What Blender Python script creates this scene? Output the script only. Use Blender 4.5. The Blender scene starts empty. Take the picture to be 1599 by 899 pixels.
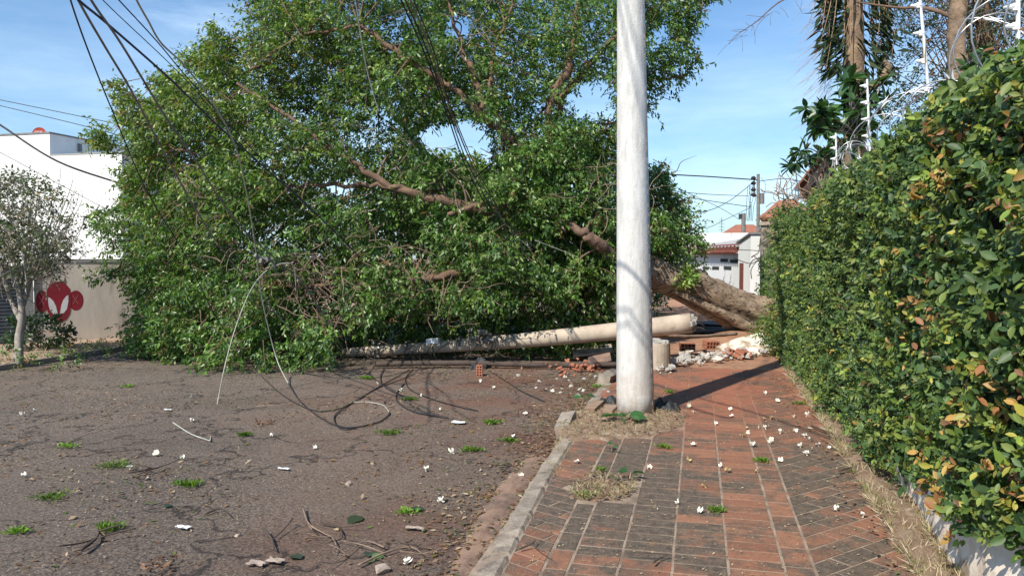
import bpy, math, random
import numpy as np
from mathutils import Vector, Matrix, noise as mnoise
R = math.radians
rng = np.random.default_rng(7)
random.seed(7)
sc = bpy.context.scene
col = sc.collection

# ------------------------------------------------------------------ camera
FPX, CX, CY, CAMZ = 1200.0, 799.5, 449.5, 1.6
YAW, PITCH = R(13.7), R(2.27)
cam_d = bpy.data.cameras.new("camera"); cam = bpy.data.objects.new("camera", cam_d); col.objects.link(cam)
cam_d.sensor_width = 36; cam_d.lens = 36 * FPX / 1599; cam_d.clip_end = 3000; cam_d.clip_start = 0.05
cam.location = (0, 0, CAMZ); cam.rotation_euler = (R(90) - PITCH, 0, YAW)
sc.camera = cam
_m = cam.rotation_euler.to_matrix()
RT, UP, FW = np.array(_m @ Vector((1, 0, 0))), np.array(_m @ Vector((0, 1, 0))), np.array(_m @ Vector((0, 0, -1)))
CAM = np.array((0, 0, CAMZ))
def W(px, py, d):                       # photo measurement + distance -> a place in the street
    return CAM + d * (FW + (px - CX) / FPX * RT + (CY - py) / FPX * UP)
def G(px, py, z=0.0):                   # photo measurement -> the spot on the level z
    v = FW + (px - CX) / FPX * RT + (CY - py) / FPX * UP
    return CAM + v * ((z - CAMZ) / v[2])
def proj(P):
    Q = np.asarray(P) - CAM
    d = Q @ FW
    return np.stack([CX + FPX * (Q @ RT) / d, CY - FPX * (Q @ UP) / d, d], -1)

# ------------------------------------------------------------------ light
SUN_AZ, SUN_EL = math.atan2(-.40, -.917), R(45)     # azimuth from +Y towards +X
S = np.array((math.sin(SUN_AZ) * math.cos(SUN_EL), math.cos(SUN_AZ) * math.cos(SUN_EL), math.sin(SUN_EL)))
sun_d = bpy.data.lights.new("sun", "SUN"); sun = bpy.data.objects.new("sun", sun_d); col.objects.link(sun)
sun_d.energy = 4.6; sun_d.angle = R(0.53); sun_d.color = (1.0, .93, .82)
sun.rotation_euler = Vector(tuple(S)).to_track_quat('Z', 'Y').to_euler()
world = bpy.data.worlds.new("World"); sc.world = world; world.use_nodes = True
nt = world.node_tree; nt.nodes.clear()
wo = nt.nodes.new("ShaderNodeOutputWorld"); bg = nt.nodes.new("ShaderNodeBackground")
sky = nt.nodes.new("ShaderNodeTexSky"); sky.sky_type = 'NISHITA'; sky.sun_disc = False
sky.sun_elevation = SUN_EL; sky.sun_rotation = SUN_AZ % (2 * math.pi); sky.ozone_density = 2.2; sky.dust_density = .6; sky.air_density = 1.15
tc = nt.nodes.new("ShaderNodeTexCoord"); mp = nt.nodes.new("ShaderNodeMapping"); mp.inputs['Scale'].default_value = (1.6, 1.6, 7)
mp.inputs['Location'].default_value = (3.1, 0.4, 0.2)
cn = nt.nodes.new("ShaderNodeTexNoise"); cn.inputs['Scale'].default_value = 1.5; cn.inputs['Detail'].default_value = 8; cn.inputs['Roughness'].default_value = .62
cr = nt.nodes.new("ShaderNodeValToRGB"); cr.color_ramp.elements[0].position = .53; cr.color_ramp.elements[1].position = .82
cr.color_ramp.elements[1].color = (.62, .62, .62, 1)
mx = nt.nodes.new("ShaderNodeMix"); mx.data_type = 'RGBA'; mx.inputs[7].default_value = (11.5, 10.2, 9.6, 1)
nt.links.new(tc.outputs['Generated'], mp.inputs[0]); nt.links.new(mp.outputs[0], cn.inputs[0]); nt.links.new(cn.outputs[0], cr.inputs[0])
sp = nt.nodes.new("ShaderNodeSeparateXYZ"); nt.links.new(tc.outputs['Generated'], sp.inputs[0])
hz = nt.nodes.new("ShaderNodeMapRange"); hz.inputs[1].default_value = .0; hz.inputs[2].default_value = .34; hz.inputs[3].default_value = .75; hz.inputs[4].default_value = 0; nt.links.new(sp.outputs[2], hz.inputs[0])
hm = nt.nodes.new("ShaderNodeMapRange"); hm.inputs[1].default_value = .3; hm.inputs[2].default_value = .62; nt.links.new(cn.outputs[0], hm.inputs[0])
hx = nt.nodes.new("ShaderNodeMath"); hx.operation = 'MULTIPLY'; nt.links.new(hz.outputs[0], hx.inputs[0]); nt.links.new(hm.outputs[0], hx.inputs[1])
ha = nt.nodes.new("ShaderNodeMath"); ha.operation = 'MAXIMUM'; nt.links.new(cr.outputs[0], ha.inputs[0]); nt.links.new(hx.outputs[0], ha.inputs[1])
nt.links.new(ha.outputs[0], mx.inputs[0]); nt.links.new(sky.outputs[0], mx.inputs[6]); gn = nt.nodes.new('ShaderNodeMix'); gn.data_type = 'RGBA'; gn.blend_type = 'MULTIPLY'; gn.inputs[0].default_value = 1; gn.inputs[7].default_value = (.64, .90, 1.13, 1)
nt.links.new(mx.outputs[2], gn.inputs[6]); nt.links.new(gn.outputs[2], bg.inputs[0])
nt.links.new(bg.outputs[0], wo.inputs[0]); bg.inputs[1].default_value = 0.105
sc.view_settings.view_transform = 'Standard'; sc.view_settings.look = 'None'; sc.view_settings.gamma = 1
sc.view_settings.use_curve_mapping = False; sc.view_settings.exposure = 0.45
sc.cycles.max_bounces = 6; sc.cycles.diffuse_bounces = 3; sc.cycles.glossy_bounces = 2; sc.cycles.transmission_bounces = 3

# ------------------------------------------------------------------ materials
def _new(name):
    m = bpy.data.materials.new(name); m.use_nodes = True
    return m, m.node_tree, m.node_tree.nodes["Principled BSDF"]
def nnoise(t, scale, detail=5, rough=.6, src=None, mapscale=None):
    n = t.nodes.new("ShaderNodeTexNoise"); n.inputs['Scale'].default_value = scale; n.inputs['Detail'].default_value = detail
    n.inputs['Roughness'].default_value = rough
    c = src
    if c is None:
        g = t.nodes.new("ShaderNodeNewGeometry"); c = g.outputs['Position']
    if mapscale:
        mpn = t.nodes.new("ShaderNodeMapping"); mpn.inputs['Scale'].default_value = mapscale; t.links.new(c, mpn.inputs[0]); c = mpn.outputs[0]
    t.links.new(c, n.inputs['Vector']); return n.outputs[0]
def ramp(t, fac, a, b, ca=0.0, cb=1.0):
    r = t.nodes.new("ShaderNodeMapRange"); r.inputs[1].default_value = a; r.inputs[2].default_value = b
    r.inputs[3].default_value = ca; r.inputs[4].default_value = cb; t.links.new(fac, r.inputs[0]); return r.outputs[0]
def mix(t, fac, a, b, mode='MIX'):
    n = t.nodes.new("ShaderNodeMix"); n.data_type = 'RGBA'; n.blend_type = mode
    for sock, v in ((0, fac), (6, a), (7, b)):
        if hasattr(v, 'node'): t.links.new(v, n.inputs[sock])
        elif sock == 0: n.inputs[0].default_value = v
        else: n.inputs[sock].default_value = (*v, 1)
    return n.outputs[2]
def math_(t, op, a, b=0.0):
    n = t.nodes.new("ShaderNodeMath"); n.operation = op
    for i, v in enumerate((a, b)):
        if hasattr(v, 'node'): t.links.new(v, n.inputs[i])
        else: n.inputs[i].default_value = v
    return n.outputs[0]
def bump(t, b, h, strength, dist):
    n = t.nodes.new("ShaderNodeBump"); n.inputs['Strength'].default_value = strength; n.inputs['Distance'].default_value = dist
    t.links.new(h, n.inputs['Height']); t.links.new(n.outputs[0], b.inputs['Normal'])
def mat(name, c1, c2, scale=3, rough=.85, bs=0, bd=.01, bsc=40, lo=.35, hi=.65, ms=None, spec=.3, metal=0, c3=None, s3=1.0, lo3=.55, hi3=.7):
    m, t, b = _new(name)
    f = ramp(t, nnoise(t, scale, 7, .65, mapscale=ms), lo, hi)
    c = mix(t, f, c1, c2)
    if c3: c = mix(t, ramp(t, nnoise(t, s3, 6, .6, mapscale=ms), lo3, hi3), c, c3)
    t.links.new(c, b.inputs['Base Color'])
    b.inputs['Roughness'].default_value = rough; b.inputs['Specular IOR Level'].default_value = spec; b.inputs['Metallic'].default_value = metal
    if bs: bump(t, b, nnoise(t, bsc, 6, .7, mapscale=ms), bs, bd)
    return m
def leafmat(name, trans=.25, rough=.38, spec=.5):
    m, t, b = _new(name)
    a = t.nodes.new("ShaderNodeVertexColor"); a.layer_name = "tint"
    t.links.new(a.outputs[0], b.inputs['Base Color']); b.inputs['Roughness'].default_value = rough; b.inputs['Specular IOR Level'].default_value = spec
    tr = t.nodes.new("ShaderNodeBsdfTranslucent")
    t.links.new(mix(t, .8, a.outputs[0], (1.5, 1.7, .6), 'MULTIPLY'), tr.inputs[0])
    ms = t.nodes.new("ShaderNodeMixShader"); ms.inputs[0].default_value = trans
    t.links.new(b.outputs[0], ms.inputs[1]); t.links.new(tr.outputs[0], ms.inputs[2])
    t.links.new(ms.outputs[0], t.nodes['Material Output'].inputs[0])
    return m
M = {}
M['leaf'] = leafmat("leaf_green", .30); M['hedge'] = leafmat("hedge_leaf", .25, .48, .35); M['dryleaf'] = leafmat("dry_leaf", .1, .8, .2)
M['bark'] = mat("bark_brown", (.22, .155, .105), (.44, .335, .24), 5, .92, 1.0, .05, 26, ms=(.5, 1, 1.4), c3=(.10, .07, .05), s3=14, lo3=.54, hi3=.62)
M['limb'] = mat("limb_bark", (.12, .075, .052), (.22, .14, .095), 7, .9, .8, .015, 30)
M['greybark'] = mat("grey_bark", (.22, .19, .16), (.38, .34, .29), 12, .9, .6, .01, 50)
M['tanbark'] = mat("tan_bark", (.15, .10, .065), (.32, .23, .15), 9, .92, 1, .02, 25, c3=(.1, .07, .05), s3=14)
M['twig'] = mat("dry_twig", (.16, .11, .08), (.30, .22, .16), 10, .9)
M['polewhite'] = mat("pole_whitewash", (.80, .80, .77), (.62, .61, .58), 3, .85, .9, .006, 60, lo=.35, hi=.75, ms=(3, 3, .7), c3=(.36, .34, .30), s3=3.2, lo3=.55, hi3=.78)
def pole_material():
    m, t, b = _new("pole_whitewash"); g = t.nodes.new("ShaderNodeNewGeometry"); pos = g.outputs['Position']
    sep = t.nodes.new("ShaderNodeSeparateXYZ"); t.links.new(pos, sep.inputs[0])
    c = mix(t, ramp(t, nnoise(t, 5, 8, .7, pos, (2, 2, .5)), .35, .7), (.70, .69, .66), (.50, .49, .46))
    c = mix(t, ramp(t, nnoise(t, 14, 7, .75, pos, (1.5, 1.5, .25)), .48, .68, 0, .6), c, (.36, .35, .32))
    c = mix(t, ramp(t, nnoise(t, 38, 4, .7, pos), .63, .72, 0, .5), c, (.30, .27, .23))
    dz = math_(t, 'MULTIPLY', ramp(t, sep.outputs[2], .75, .0), ramp(t, nnoise(t, 7, 6, .7, pos), .35, .65))
    c = mix(t, math_(t, 'MULTIPLY', dz, .8), c, (.40, .30, .21))
    t.links.new(c, b.inputs['Base Color']); b.inputs['Roughness'].default_value = .85; b.inputs['Specular IOR Level'].default_value = .25
    bump(t, b, math_(t, 'ADD', nnoise(t, 70, 5, .7, pos), nnoise(t, 9, 5, .7, pos)), .9, .006); return m
M['polewhite'] = pole_material()
M['concrete'] = mat("aged_concrete", (.52, .43, .33), (.38, .31, .24), 4, .9, .7, .006, 70, c3=(.26, .21, .17), s3=5, lo3=.6, hi3=.75)
M['chunk'] = mat("broken_concrete", (.50, .48, .43), (.33, .31, .28), 9, .95, 1, .01, 60)
M['brickred'] = mat("hollow_brick_clay", (.40, .16, .09), (.28, .11, .07), 12, .9, .6, .004, 90)
M['kerb'] = mat("kerb_stone", (.38, .325, .26), (.21, .17, .135), 6, .95, 1, .012, 45, c3=(.15, .12, .10), s3=7)
M['gutter'] = mat("gutter_concrete", (.29, .19, .135), (.20, .13, .095), 5, .95, .8, .01, 60, c3=(.14, .10, .08), s3=5, lo3=.5)
def mortar():
    m, t, b = _new("mortar_joint"); g = t.nodes.new("ShaderNodeNewGeometry"); pos = g.outputs['Position']
    sep = t.nodes.new("ShaderNodeSeparateXYZ"); t.links.new(pos, sep.inputs[0])
    c = mix(t, ramp(t, nnoise(t, 6, 6, .65, pos), .35, .65), (.36, .28, .21), (.17, .125, .09))
    f = math_(t, 'MULTIPLY', ramp(t, sep.outputs[1], 6.3, 8.6), ramp(t, nnoise(t, 2.0, 6, .6, pos), .28, .5))
    c = mix(t, f, c, (.28, .115, .07)); t.links.new(c, b.inputs['Base Color']); b.inputs['Roughness'].default_value = .95; bump(t, b, nnoise(t, 90, 5, .7, pos), .8, .004); return m
M['mortar'] = mortar()
M['rubber'] = mat("black_cable", (.02, .02, .022), (.05, .045, .045), 8, .6)
M['navy'] = mat("navy_cable", (.025, .03, .07), (.04, .045, .09), 8, .5)
M['grey_wire'] = mat("grey_cable", (.22, .21, .19), (.13, .12, .11), 6, .7)
M['pale_wire'] = mat("pale_cable", (.42, .42, .36), (.30, .29, .25), 6, .6)
M['steel'] = mat("galvanised_steel", (.62, .63, .64), (.45, .46, .47), 15, .35, metal=.75)
M['whitemetal'] = mat("white_paint", (.78, .80, .80), (.62, .64, .64), 9, .5)
M['plastic'] = mat("black_plastic", (.018, .02, .024), (.05, .055, .06), 10, .38, .8, .02, 25)
M['wood'] = mat("weathered_board", (.34, .24, .17), (.22, .15, .10), 6, .9, .7, .004, 60, ms=(1, 6, 6))
M['darkwood'] = mat("dark_timber", (.05, .038, .032), (.10, .075, .06), 6, .9, .7, .006, 40)
M['housewhite'] = mat("white_render", (.82, .82, .80), (.70, .71, .69), 1.2, .9, .3, .003, 60, c3=(.52, .53, .50), s3=1.1, lo3=.60, hi3=.85, ms=(1, 1, .35))
M['sidewhite'] = mat("whitewash_wall", (.82, .76, .66), (.66, .54, .42), 4, .9, .5, .005, 50, c3=(.30, .23, .16), s3=4.5, lo3=.50, hi3=.62)
M['coping'] = mat("dark_coping", (.16, .16, .16), (.24, .24, .24), 6, .9)
M['beigewall'] = mat("stained_beige_render", (.62, .55, .47), (.42, .37, .32), 1.6, .92, .5, .006, 50, c3=(.17, .15, .14), s3=2.6, lo3=.58, hi3=.78, ms=(1, 1, .3))
M['paintred'] = mat("maroon_wall_paint", (.24, .018, .028), (.17, .014, .022), 6, .8)
M['paintpink'] = mat("faded_pink_paint", (.36, .12, .12), (.28, .08, .08), 6, .8)
M['painthorn'] = mat("brown_wall_paint", (.12, .09, .08), (.2, .15, .12), 6, .8)
M['paintwhite'] = mat("white_wall_paint", (.62, .62, .62), (.5, .5, .5), 6, .8)
M['signred'] = mat("faded_red_dish", (.50, .09, .05), (.40, .07, .05), 6, .7)
M['gate'] = mat("dark_blue_grey_gate", (.045, .055, .07), (.075, .085, .10), 6, .5)
M['tileroof'] = mat("clay_roof_tile", (.42, .16, .09), (.28, .11, .07), 5, .9, .5, .01, 30, c3=(.14, .09, .07), s3=4)
M['fascia'] = mat("brown_fascia", (.22, .07, .05), (.15, .05, .04), 8, .8)
M['sheetroof'] = mat("grey_fibre_sheet", (.42, .42, .40), (.30, .30, .29), 6, .9)
M['darkeave'] = mat("dark_eave_timber", (.05, .035, .03), (.09, .06, .05), 6, .9)
M['slot'] = mat("dark_slot", (.03, .03, .03), (.05, .05, .05), 6, .9)
M['mosswall'] = mat("mossy_old_wall", (.38, .33, .25), (.22, .19, .14), 4, .95, .8, .01, 40, c3=(.34, .27, .08), s3=5)
M['soil'] = mat("red_soil", (.30, .15, .09), (.40, .24, .15), 5, .98, 1, .02, 30, c3=(.18, .10, .07), s3=3)
M['petal'] = mat("white_petal", (.85, .84, .76), (.75, .72, .60), 60, .6)
M['petalold'] = mat("browning_petal", (.62, .50, .28), (.40, .25, .12), 60, .7)
M['yellow'] = mat("yellow_petal_heart", (.80, .62, .10), (.75, .5, .08), 60, .6)
M['stone'] = mat("litter_stone", (.40, .33, .27), (.27, .21, .17), 20, .95)
M['paper'] = mat("crumpled_paper", (.72, .72, .70), (.55, .56, .56), 30, .8)
M['stem_shade'] = mat("hedge_stem_shade", (.018, .020, .010), (.05, .035, .02), 30, .95, 1, .05, 25)  # near-black: stems with the hedge's inner shade in the colour
M['yellowplate'] = mat("yellow_plate", (.50, .33, .04), (.38, .25, .04), 20, .7)
M['palmdry'] = mat("dry_palm", (.36, .25, .16), (.22, .14, .09), 14, .9)

# road: worn asphalt with aggregate, dirt washed over it near the fallen tree and the kerb
def road_material():
    m, t, b = _new("worn_asphalt")
    g = t.nodes.new("ShaderNodeNewGeometry"); pos = g.outputs['Position']
    sep = t.nodes.new("ShaderNodeSeparateXYZ"); t.links.new(pos, sep.inputs[0])
    c = mix(t, ramp(t, nnoise(t, .7, 7, .7, pos), .38, .62), (.075, .064, .057), (.205, .163, .130))
    c = mix(t, ramp(t, nnoise(t, 48, 4, .75, pos), .40, .62), mix(t, .72, c, (.022, .02, .02)), mix(t, .5, c, (.48, .38, .29)))
    vor = t.nodes.new("ShaderNodeTexVoronoi"); vor.inputs['Scale'].default_value = 34; t.links.new(pos, vor.inputs['Vector'])
    c = mix(t, ramp(t, vor.outputs['Distance'], .20, .08, 0, .6), c, (.46, .40, .34))
    dx = ramp(t, sep.outputs[0], -4.2, -1.2); dn = ramp(t, nnoise(t, .8, 7, .62, pos), .40, .62)
    dirt = math_(t, 'MULTIPLY', dn, dx)
    far = math_(t, 'MULTIPLY', ramp(t, sep.outputs[1], 5.0, 8.5), ramp(t, sep.outputs[0], -5.5, -2.8))
    dirt = math_(t, 'MAXIMUM', dirt, math_(t, 'MULTIPLY', far, ramp(t, nnoise(t, 1.3, 6, .6, pos), .38, .58)))
    c = mix(t, math_(t, 'MULTIPLY', dirt, .92), c, mix(t, ramp(t, nnoise(t, 22, 5, .7, pos), .4, .6), (.12, .052, .032), (.24, .115, .075)))
    # dusty tan wash
    c = mix(t, ramp(t, nnoise(t, .45, 4, .6, pos), .35, .70, 0, .5), c, (.29, .215, .16))
    # cracks
    vc = t.nodes.new("ShaderNodeTexVoronoi"); vc.feature = 'DISTANCE_TO_EDGE'; vc.inputs['Scale'].default_value = .55
    wn = t.nodes.new("ShaderNodeTexNoise"); wn.inputs['Scale'].default_value = 3; wn.inputs['Detail'].default_value = 6; t.links.new(pos, wn.inputs['Vector'])
    va = t.nodes.new("ShaderNodeVectorMath"); va.operation = 'ADD'; t.links.new(pos, va.inputs[0]); t.links.new(wn.outputs[1], va.inputs[1])
    t.links.new(va.outputs[0], vc.inputs['Vector'])
    c = mix(t, ramp(t, vc.outputs[0], .016, .004, 0, .75), c, (.025, .02, .02))
    t.links.new(c, b.inputs['Base Color']); b.inputs['Roughness'].default_value = .9; b.inputs['Specular IOR Level'].default_value = .35
    h = math_(t, 'ADD', nnoise(t, 45, 6, .8, pos), math_(t, 'MULTIPLY', nnoise(t, 4, 5, .6, pos), 1.6))
    bump(t, b, h, 1, .03)
    return m
def tile_material():
    m, t, b = _new("paving_brick")
    g = t.nodes.new("ShaderNodeNewGeometry"); pos = g.outputs['Position']
    sep = t.nodes.new("ShaderNodeSeparateXYZ"); t.links.new(pos, sep.inputs[0])
    a = t.nodes.new("ShaderNodeVertexColor"); a.layer_name = "tint"
    sa = t.nodes.new("ShaderNodeSeparateColor"); t.links.new(a.outputs[0], sa.inputs[0])
    red = mix(t, sa.outputs[1], (.225, .10, .060), (.33, .16, .095))
    red = mix(t, ramp(t, nnoise(t, 26, 6, .7, pos), .4, .7, 0, .6), red, (.16, .07, .045))
    drk = mix(t, ramp(t, nnoise(t, 18, 6, .7, pos), .35, .65), (.060, .050, .040), (.150, .112, .082))
    f = math_(t, 'ADD', sa.outputs[0], ramp(t, nnoise(t, 5, 6, .7, pos), .3, .7, -.42, .42))
    c = mix(t, ramp(t, f, .30, .75), red, drk)
    soil = math_(t, 'MULTIPLY', ramp(t, sep.outputs[1], 6.3, 9.0), ramp(t, nnoise(t, 1.6, 6, .6, pos), .34, .56))
    c = mix(t, math_(t, 'MULTIPLY', soil, .85), c, mix(t, ramp(t, nnoise(t, 9, 6, .7, pos), .4, .6), (.36, .13, .07), (.27, .10, .06)))
    c = mix(t, ramp(t, nnoise(t, 70, 4, .7, pos), .58, .70, 0, .75), c, (.40, .31, .21))
    t.links.new(c, b.inputs['Base Color']); b.inputs['Roughness'].default_value = .82; b.inputs['Specular IOR Level'].default_value = .3
    bump(t, b, nnoise(t, 55, 6, .7, pos), .8, .004)
    return m
M['road'] = road_material(); M['tile'] = tile_material()
M['verge'] = mat("tan_pavement", (.42, .30, .22), (.30, .21, .15), 2, .95, .8, .01, 40, c3=(.18, .15, .09), s3=2.5, lo3=.6)
M['ground'] = mat("dry_ground", (.28, .17, .11), (.20, .14, .09), .8, .98, 1, .03, 12, c3=(.12, .12, .05), s3=.6)

# ------------------------------------------------------------------ mesh helpers
def tag(o, label=None, cat=None, group=None, kind=None):
    if label: o['label'] = label
    if cat: o['category'] = cat
    if group: o['group'] = group
    if kind: o['kind'] = kind
    return o
def empty(name, loc, label, cat, group=None, rz=0, kind=None):
    o = bpy.data.objects.new(name, None); col.objects.link(o); o.location = tuple(loc); o.rotation_euler = (0, 0, rz)
    o.empty_display_size = .1
    bpy.context.view_layer.update()
    return tag(o, label, cat, group, kind)
def setparent(o, p):
    o.parent = p
    o.matrix_parent_inverse = (Matrix.Translation(p.location) @ p.rotation_euler.to_matrix().to_4x4()).inverted() if p.type == 'EMPTY' and p.parent is None else Matrix()
class MB:
    def __init__(s): s.v = []; s.f = []
    def add(s, vs, fs):
        n = len(s.v); s.v += [tuple(map(float, q)) for q in vs]; s.f += [tuple(i + n for i in f) for f in fs]; return s
    def box(s, c, size, rot=None, jit=0):
        hx, hy, hz = (q / 2 for q in size); m = rot or Matrix.Identity(3)
        vs = []
        for x, y, z in ((-1, -1, -1), (1, -1, -1), (1, 1, -1), (-1, 1, -1), (-1, -1, 1), (1, -1, 1), (1, 1, 1), (-1, 1, 1)):
            q = m @ Vector((x * hx + random.uniform(-jit, jit), y * hy + random.uniform(-jit, jit), z * hz + random.uniform(-jit, jit)))
            vs.append((q.x + c[0], q.y + c[1], q.z + c[2]))
        return s.add(vs, [(0, 3, 2, 1), (4, 5, 6, 7), (0, 1, 5, 4), (1, 2, 6, 5), (2, 3, 7, 6), (3, 0, 4, 7)])
    def tube(s, path, rad, n=8, lump=0, seed=0, cap=True):
        P = [Vector(tuple(p)) for p in path]
        if not hasattr(rad, '__len__'): rad = [rad] * len(P)
        base = len(s.v); prev = None
        for i, p in enumerate(P):
            t = (P[min(i + 1, len(P) - 1)] - P[max(i - 1, 0)])
            t = t.normalized() if t.length > 1e-9 else Vector((0, 0, 1))
            if prev is None:
                a = t.orthogonal().normalized()
            else:
                a = (prev - t * prev.dot(t)); a = a.normalized() if a.length > 1e-6 else t.orthogonal().normalized()
            prev = a; bb = t.cross(a)
            for k in range(n):
                th = 2 * math.pi * k / n; r = rad[i]
                if lump:
                    r *= 1 + lump * mnoise.noise(Vector((math.cos(th) * 1.6 + seed, math.sin(th) * 1.6, i * .35 + seed)))
                    r *= 1 + lump * .5 * mnoise.noise(Vector((math.cos(th) * 4 + seed, math.sin(th) * 4, i * .9)))
                q = p + (a * math.cos(th) + bb * math.sin(th)) * r
                s.v.append((q.x, q.y, q.z))
        for i in range(len(P) - 1):
            for k in range(n):
                k2 = (k + 1) % n
                s.f.append((base + i * n + k, base + i * n + k2, base + (i + 1) * n + k2, base + (i + 1) * n + k))
        if cap:
            s.f.append(tuple(base + k for k in reversed(range(n)))); s.f.append(tuple(base + (len(P) - 1) * n + k for k in range(n)))
        return s
    def prism(s, pts, z0, z1):
        n = len(pts)
        return s.add([(p[0], p[1], z0) for p in pts] + [(p[0], p[1], z1) for p in pts],
                     [tuple(reversed(range(n))), tuple(range(n, 2 * n))] + [(i, (i + 1) % n, (i + 1) % n + n, i + n) for i in range(n)])
    def build(s, name, m, parent=None, smooth=False):
        me = bpy.data.meshes.new(name); me.from_pydata(s.v, [], s.f); me.materials.append(m)
        if smooth: me.shade_smooth()
        o = bpy.data.objects.new(name, me); col.objects.link(o)
        if parent: setparent(o, parent)
        return o
def spline(pts, n=8):
    P = [Vector(tuple(p)) for p in pts]
    if len(P) < 3: return [P[0].lerp(P[-1], i / n) for i in range(n + 1)]
    out = []
    for i in range(len(P) - 1):
        p0, p1, p2, p3 = P[max(i - 1, 0)], P[i], P[i + 1], P[min(i + 2, len(P) - 1)]
        for k in range(n):
            t = k / n
            out.append(.5 * ((2 * p1) + (p2 - p0) * t + (2 * p0 - 5 * p1 + 4 * p2 - p3) * t * t + (3 * p1 - p0 - 3 * p2 + p3) * t ** 3))
    out.append(P[-1]); return out
def lerp_r(r, n):  # radii along a spline of len(r) control points
    return list(np.interp(np.linspace(0, len(r) - 1, (len(r) - 1) * n + 1), range(len(r)), r))
def unit(a): return a / np.maximum(np.linalg.norm(a, axis=-1, keepdims=True), 1e-9)
LEAF5 = (np.array([(0, 0, 0), (.42, .24, .05), (.42, -.24, .05), (1, 0, -.10), (.5, 0, -.02)]), [(0, 4, 3, 1), (0, 2, 3, 4)])
_t = [(0, 0), (.16, .13), (.42, .235), (.72, .18), (1, 0)]
_v = [(0, 0, 0)] + [(t, w, .05 - .10 * t * t) for t, w in _t[1:4]] + [(1, 0, -.14)] + [(t, -w, .05 - .10 * t * t) for t, w in _t[3:0:-1]] + [(t, 0, -.02 - .10 * t * t) for t, w in _t[1:4]]
LEAF11 = (np.array(_v), [(0, 8, 1), (8, 9, 2, 1), (9, 10, 3, 2), (10, 4, 3), (0, 7, 8), (7, 6, 9, 8), (6, 5, 10, 9), (5, 4, 10)])
LEAF11 = (LEAF11[0] * np.array((1, 1.08, 1)), LEAF11[1])
BLADE = (np.array([(0, .03, 0), (0, -.03, 0), (.6, .02, .06), (.6, -.02, .06), (1, 0, .0)]), [(0, 1, 3, 2), (2, 3, 4)])
def leafset(name, P, D, N, SZ, C, m, parent=None, tpl=LEAF5, smooth=False):
    tv, tf = tpl; n = len(P); k = len(tv)
    if not n: return None
    D = unit(D); B = unit(np.cross(N, D)); N2 = np.cross(D, B)
    SZ = np.asarray(SZ).reshape(-1, 1, 1) * np.ones((n, 1, 1))
    V = P[:, None, :] + SZ * (tv[None, :, 0:1] * D[:, None, :] + tv[None, :, 1:2] * B[:, None, :] + tv[None, :, 2:3] * N2[:, None, :])
    V = V.reshape(-1, 3)
    lt = np.array([len(f) for f in tf]); li = np.concatenate([np.array(f) for f in tf])
    loops = (li[None, :] + (np.arange(n) * k)[:, None]).reshape(-1); tot = np.tile(lt, n); st = np.concatenate([[0], np.cumsum(tot)[:-1]])
    me = bpy.data.meshes.new(name); me.vertices.add(len(V)); me.vertices.foreach_set("co", V.astype(np.float32).ravel())
    me.loops.add(len(loops)); me.loops.foreach_set("vertex_index", loops.astype(np.int32))
    me.polygons.add(len(tot)); me.polygons.foreach_set("loop_start", st.astype(np.int32)); me.polygons.foreach_set("loop_total", tot.astype(np.int32))
    if smooth: me.polygons.foreach_set("use_smooth", np.ones(len(tot), dtype=bool))
    me.update(calc_edges=True)
    ca = me.color_attributes.new("tint", 'FLOAT_COLOR', 'POINT')
    cc = np.ones((n, k, 4), dtype=np.float32); cc[:, :, :3] = C[:, None, :]; ca.data.foreach_set("color", cc.ravel())
    me.materials.append(m)
    o = bpy.data.objects.new(name, me); col.objects.link(o)
    if parent: setparent(o, parent)
    return o
def rand_unit(n): return unit(rng.normal(size=(n, 3)))
def sprays(Cn, A, L, k, droop=.25, spread=.9):
    """k leaves along each twig: returns points, directions, normals, index of twig"""
    m = len(Cn); idx = np.repeat(np.arange(m), k); A = unit(A)
    t = np.tile(np.linspace(.15, 1, k), m) + rng.uniform(-.05, .05, m * k)
    Lr = np.asarray(L) * np.ones(m)
    P = Cn[idx] + A[idx] * (Lr[idx] * t)[:, None]
    side = rand_unit(m * k); side -= A[idx] * np.sum(side * A[idx], 1, keepdims=True); side = unit(side)
    D = unit(A[idx] * .55 + side * spread + np.array((0, 0, -droop)))
    N = unit(rand_unit(m * k) * .8 + np.array((-.1, -.25, .75)))
    return P, D, N, idx
def inpoly(x, y, poly):
    r = np.zeros(len(x), bool); n = len(poly)
    for i in range(n):
        x1, y1 = poly[i]; x2, y2 = poly[(i + 1) % n]
        c = ((y1 > y) != (y2 > y)) & (x < (x2 - x1) * (y - y1) / (y2 - y1 + 1e-12) + x1); r ^= c
    return r
def edgedist(x, y, poly):
    d = np.full(len(x), 1e9); n = len(poly)
    for i in range(n):
        a = np.array(poly[i], float); b = np.array(poly[(i + 1) % n], float); ab = b - a
        t = np.clip(((x - a[0]) * ab[0] + (y - a[1]) * ab[1]) / (ab @ ab), 0, 1)
        d = np.minimum(d, np.hypot(x - a[0] - t * ab[0], y - a[1] - t * ab[1]))
    return d
def nz(p, s=1.0): return mnoise.noise(Vector((p[0] * s, p[1] * s, p[2] * s)))

# ------------------------------------------------------------------ ground, road, pavements
ROADZ, KX = -.12, -1.22
def sheet(name, x0, x1, y0, y1, z, m):
    return tag(MB().add([(x0, y0, z), (x1, y0, z), (x1, y1, z), (x0, y1, z)], [(0, 1, 2, 3)]).build(name, m), kind='structure')
sheet('ground', -900, 900, -900, 900, -.16, M['ground'])
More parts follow.
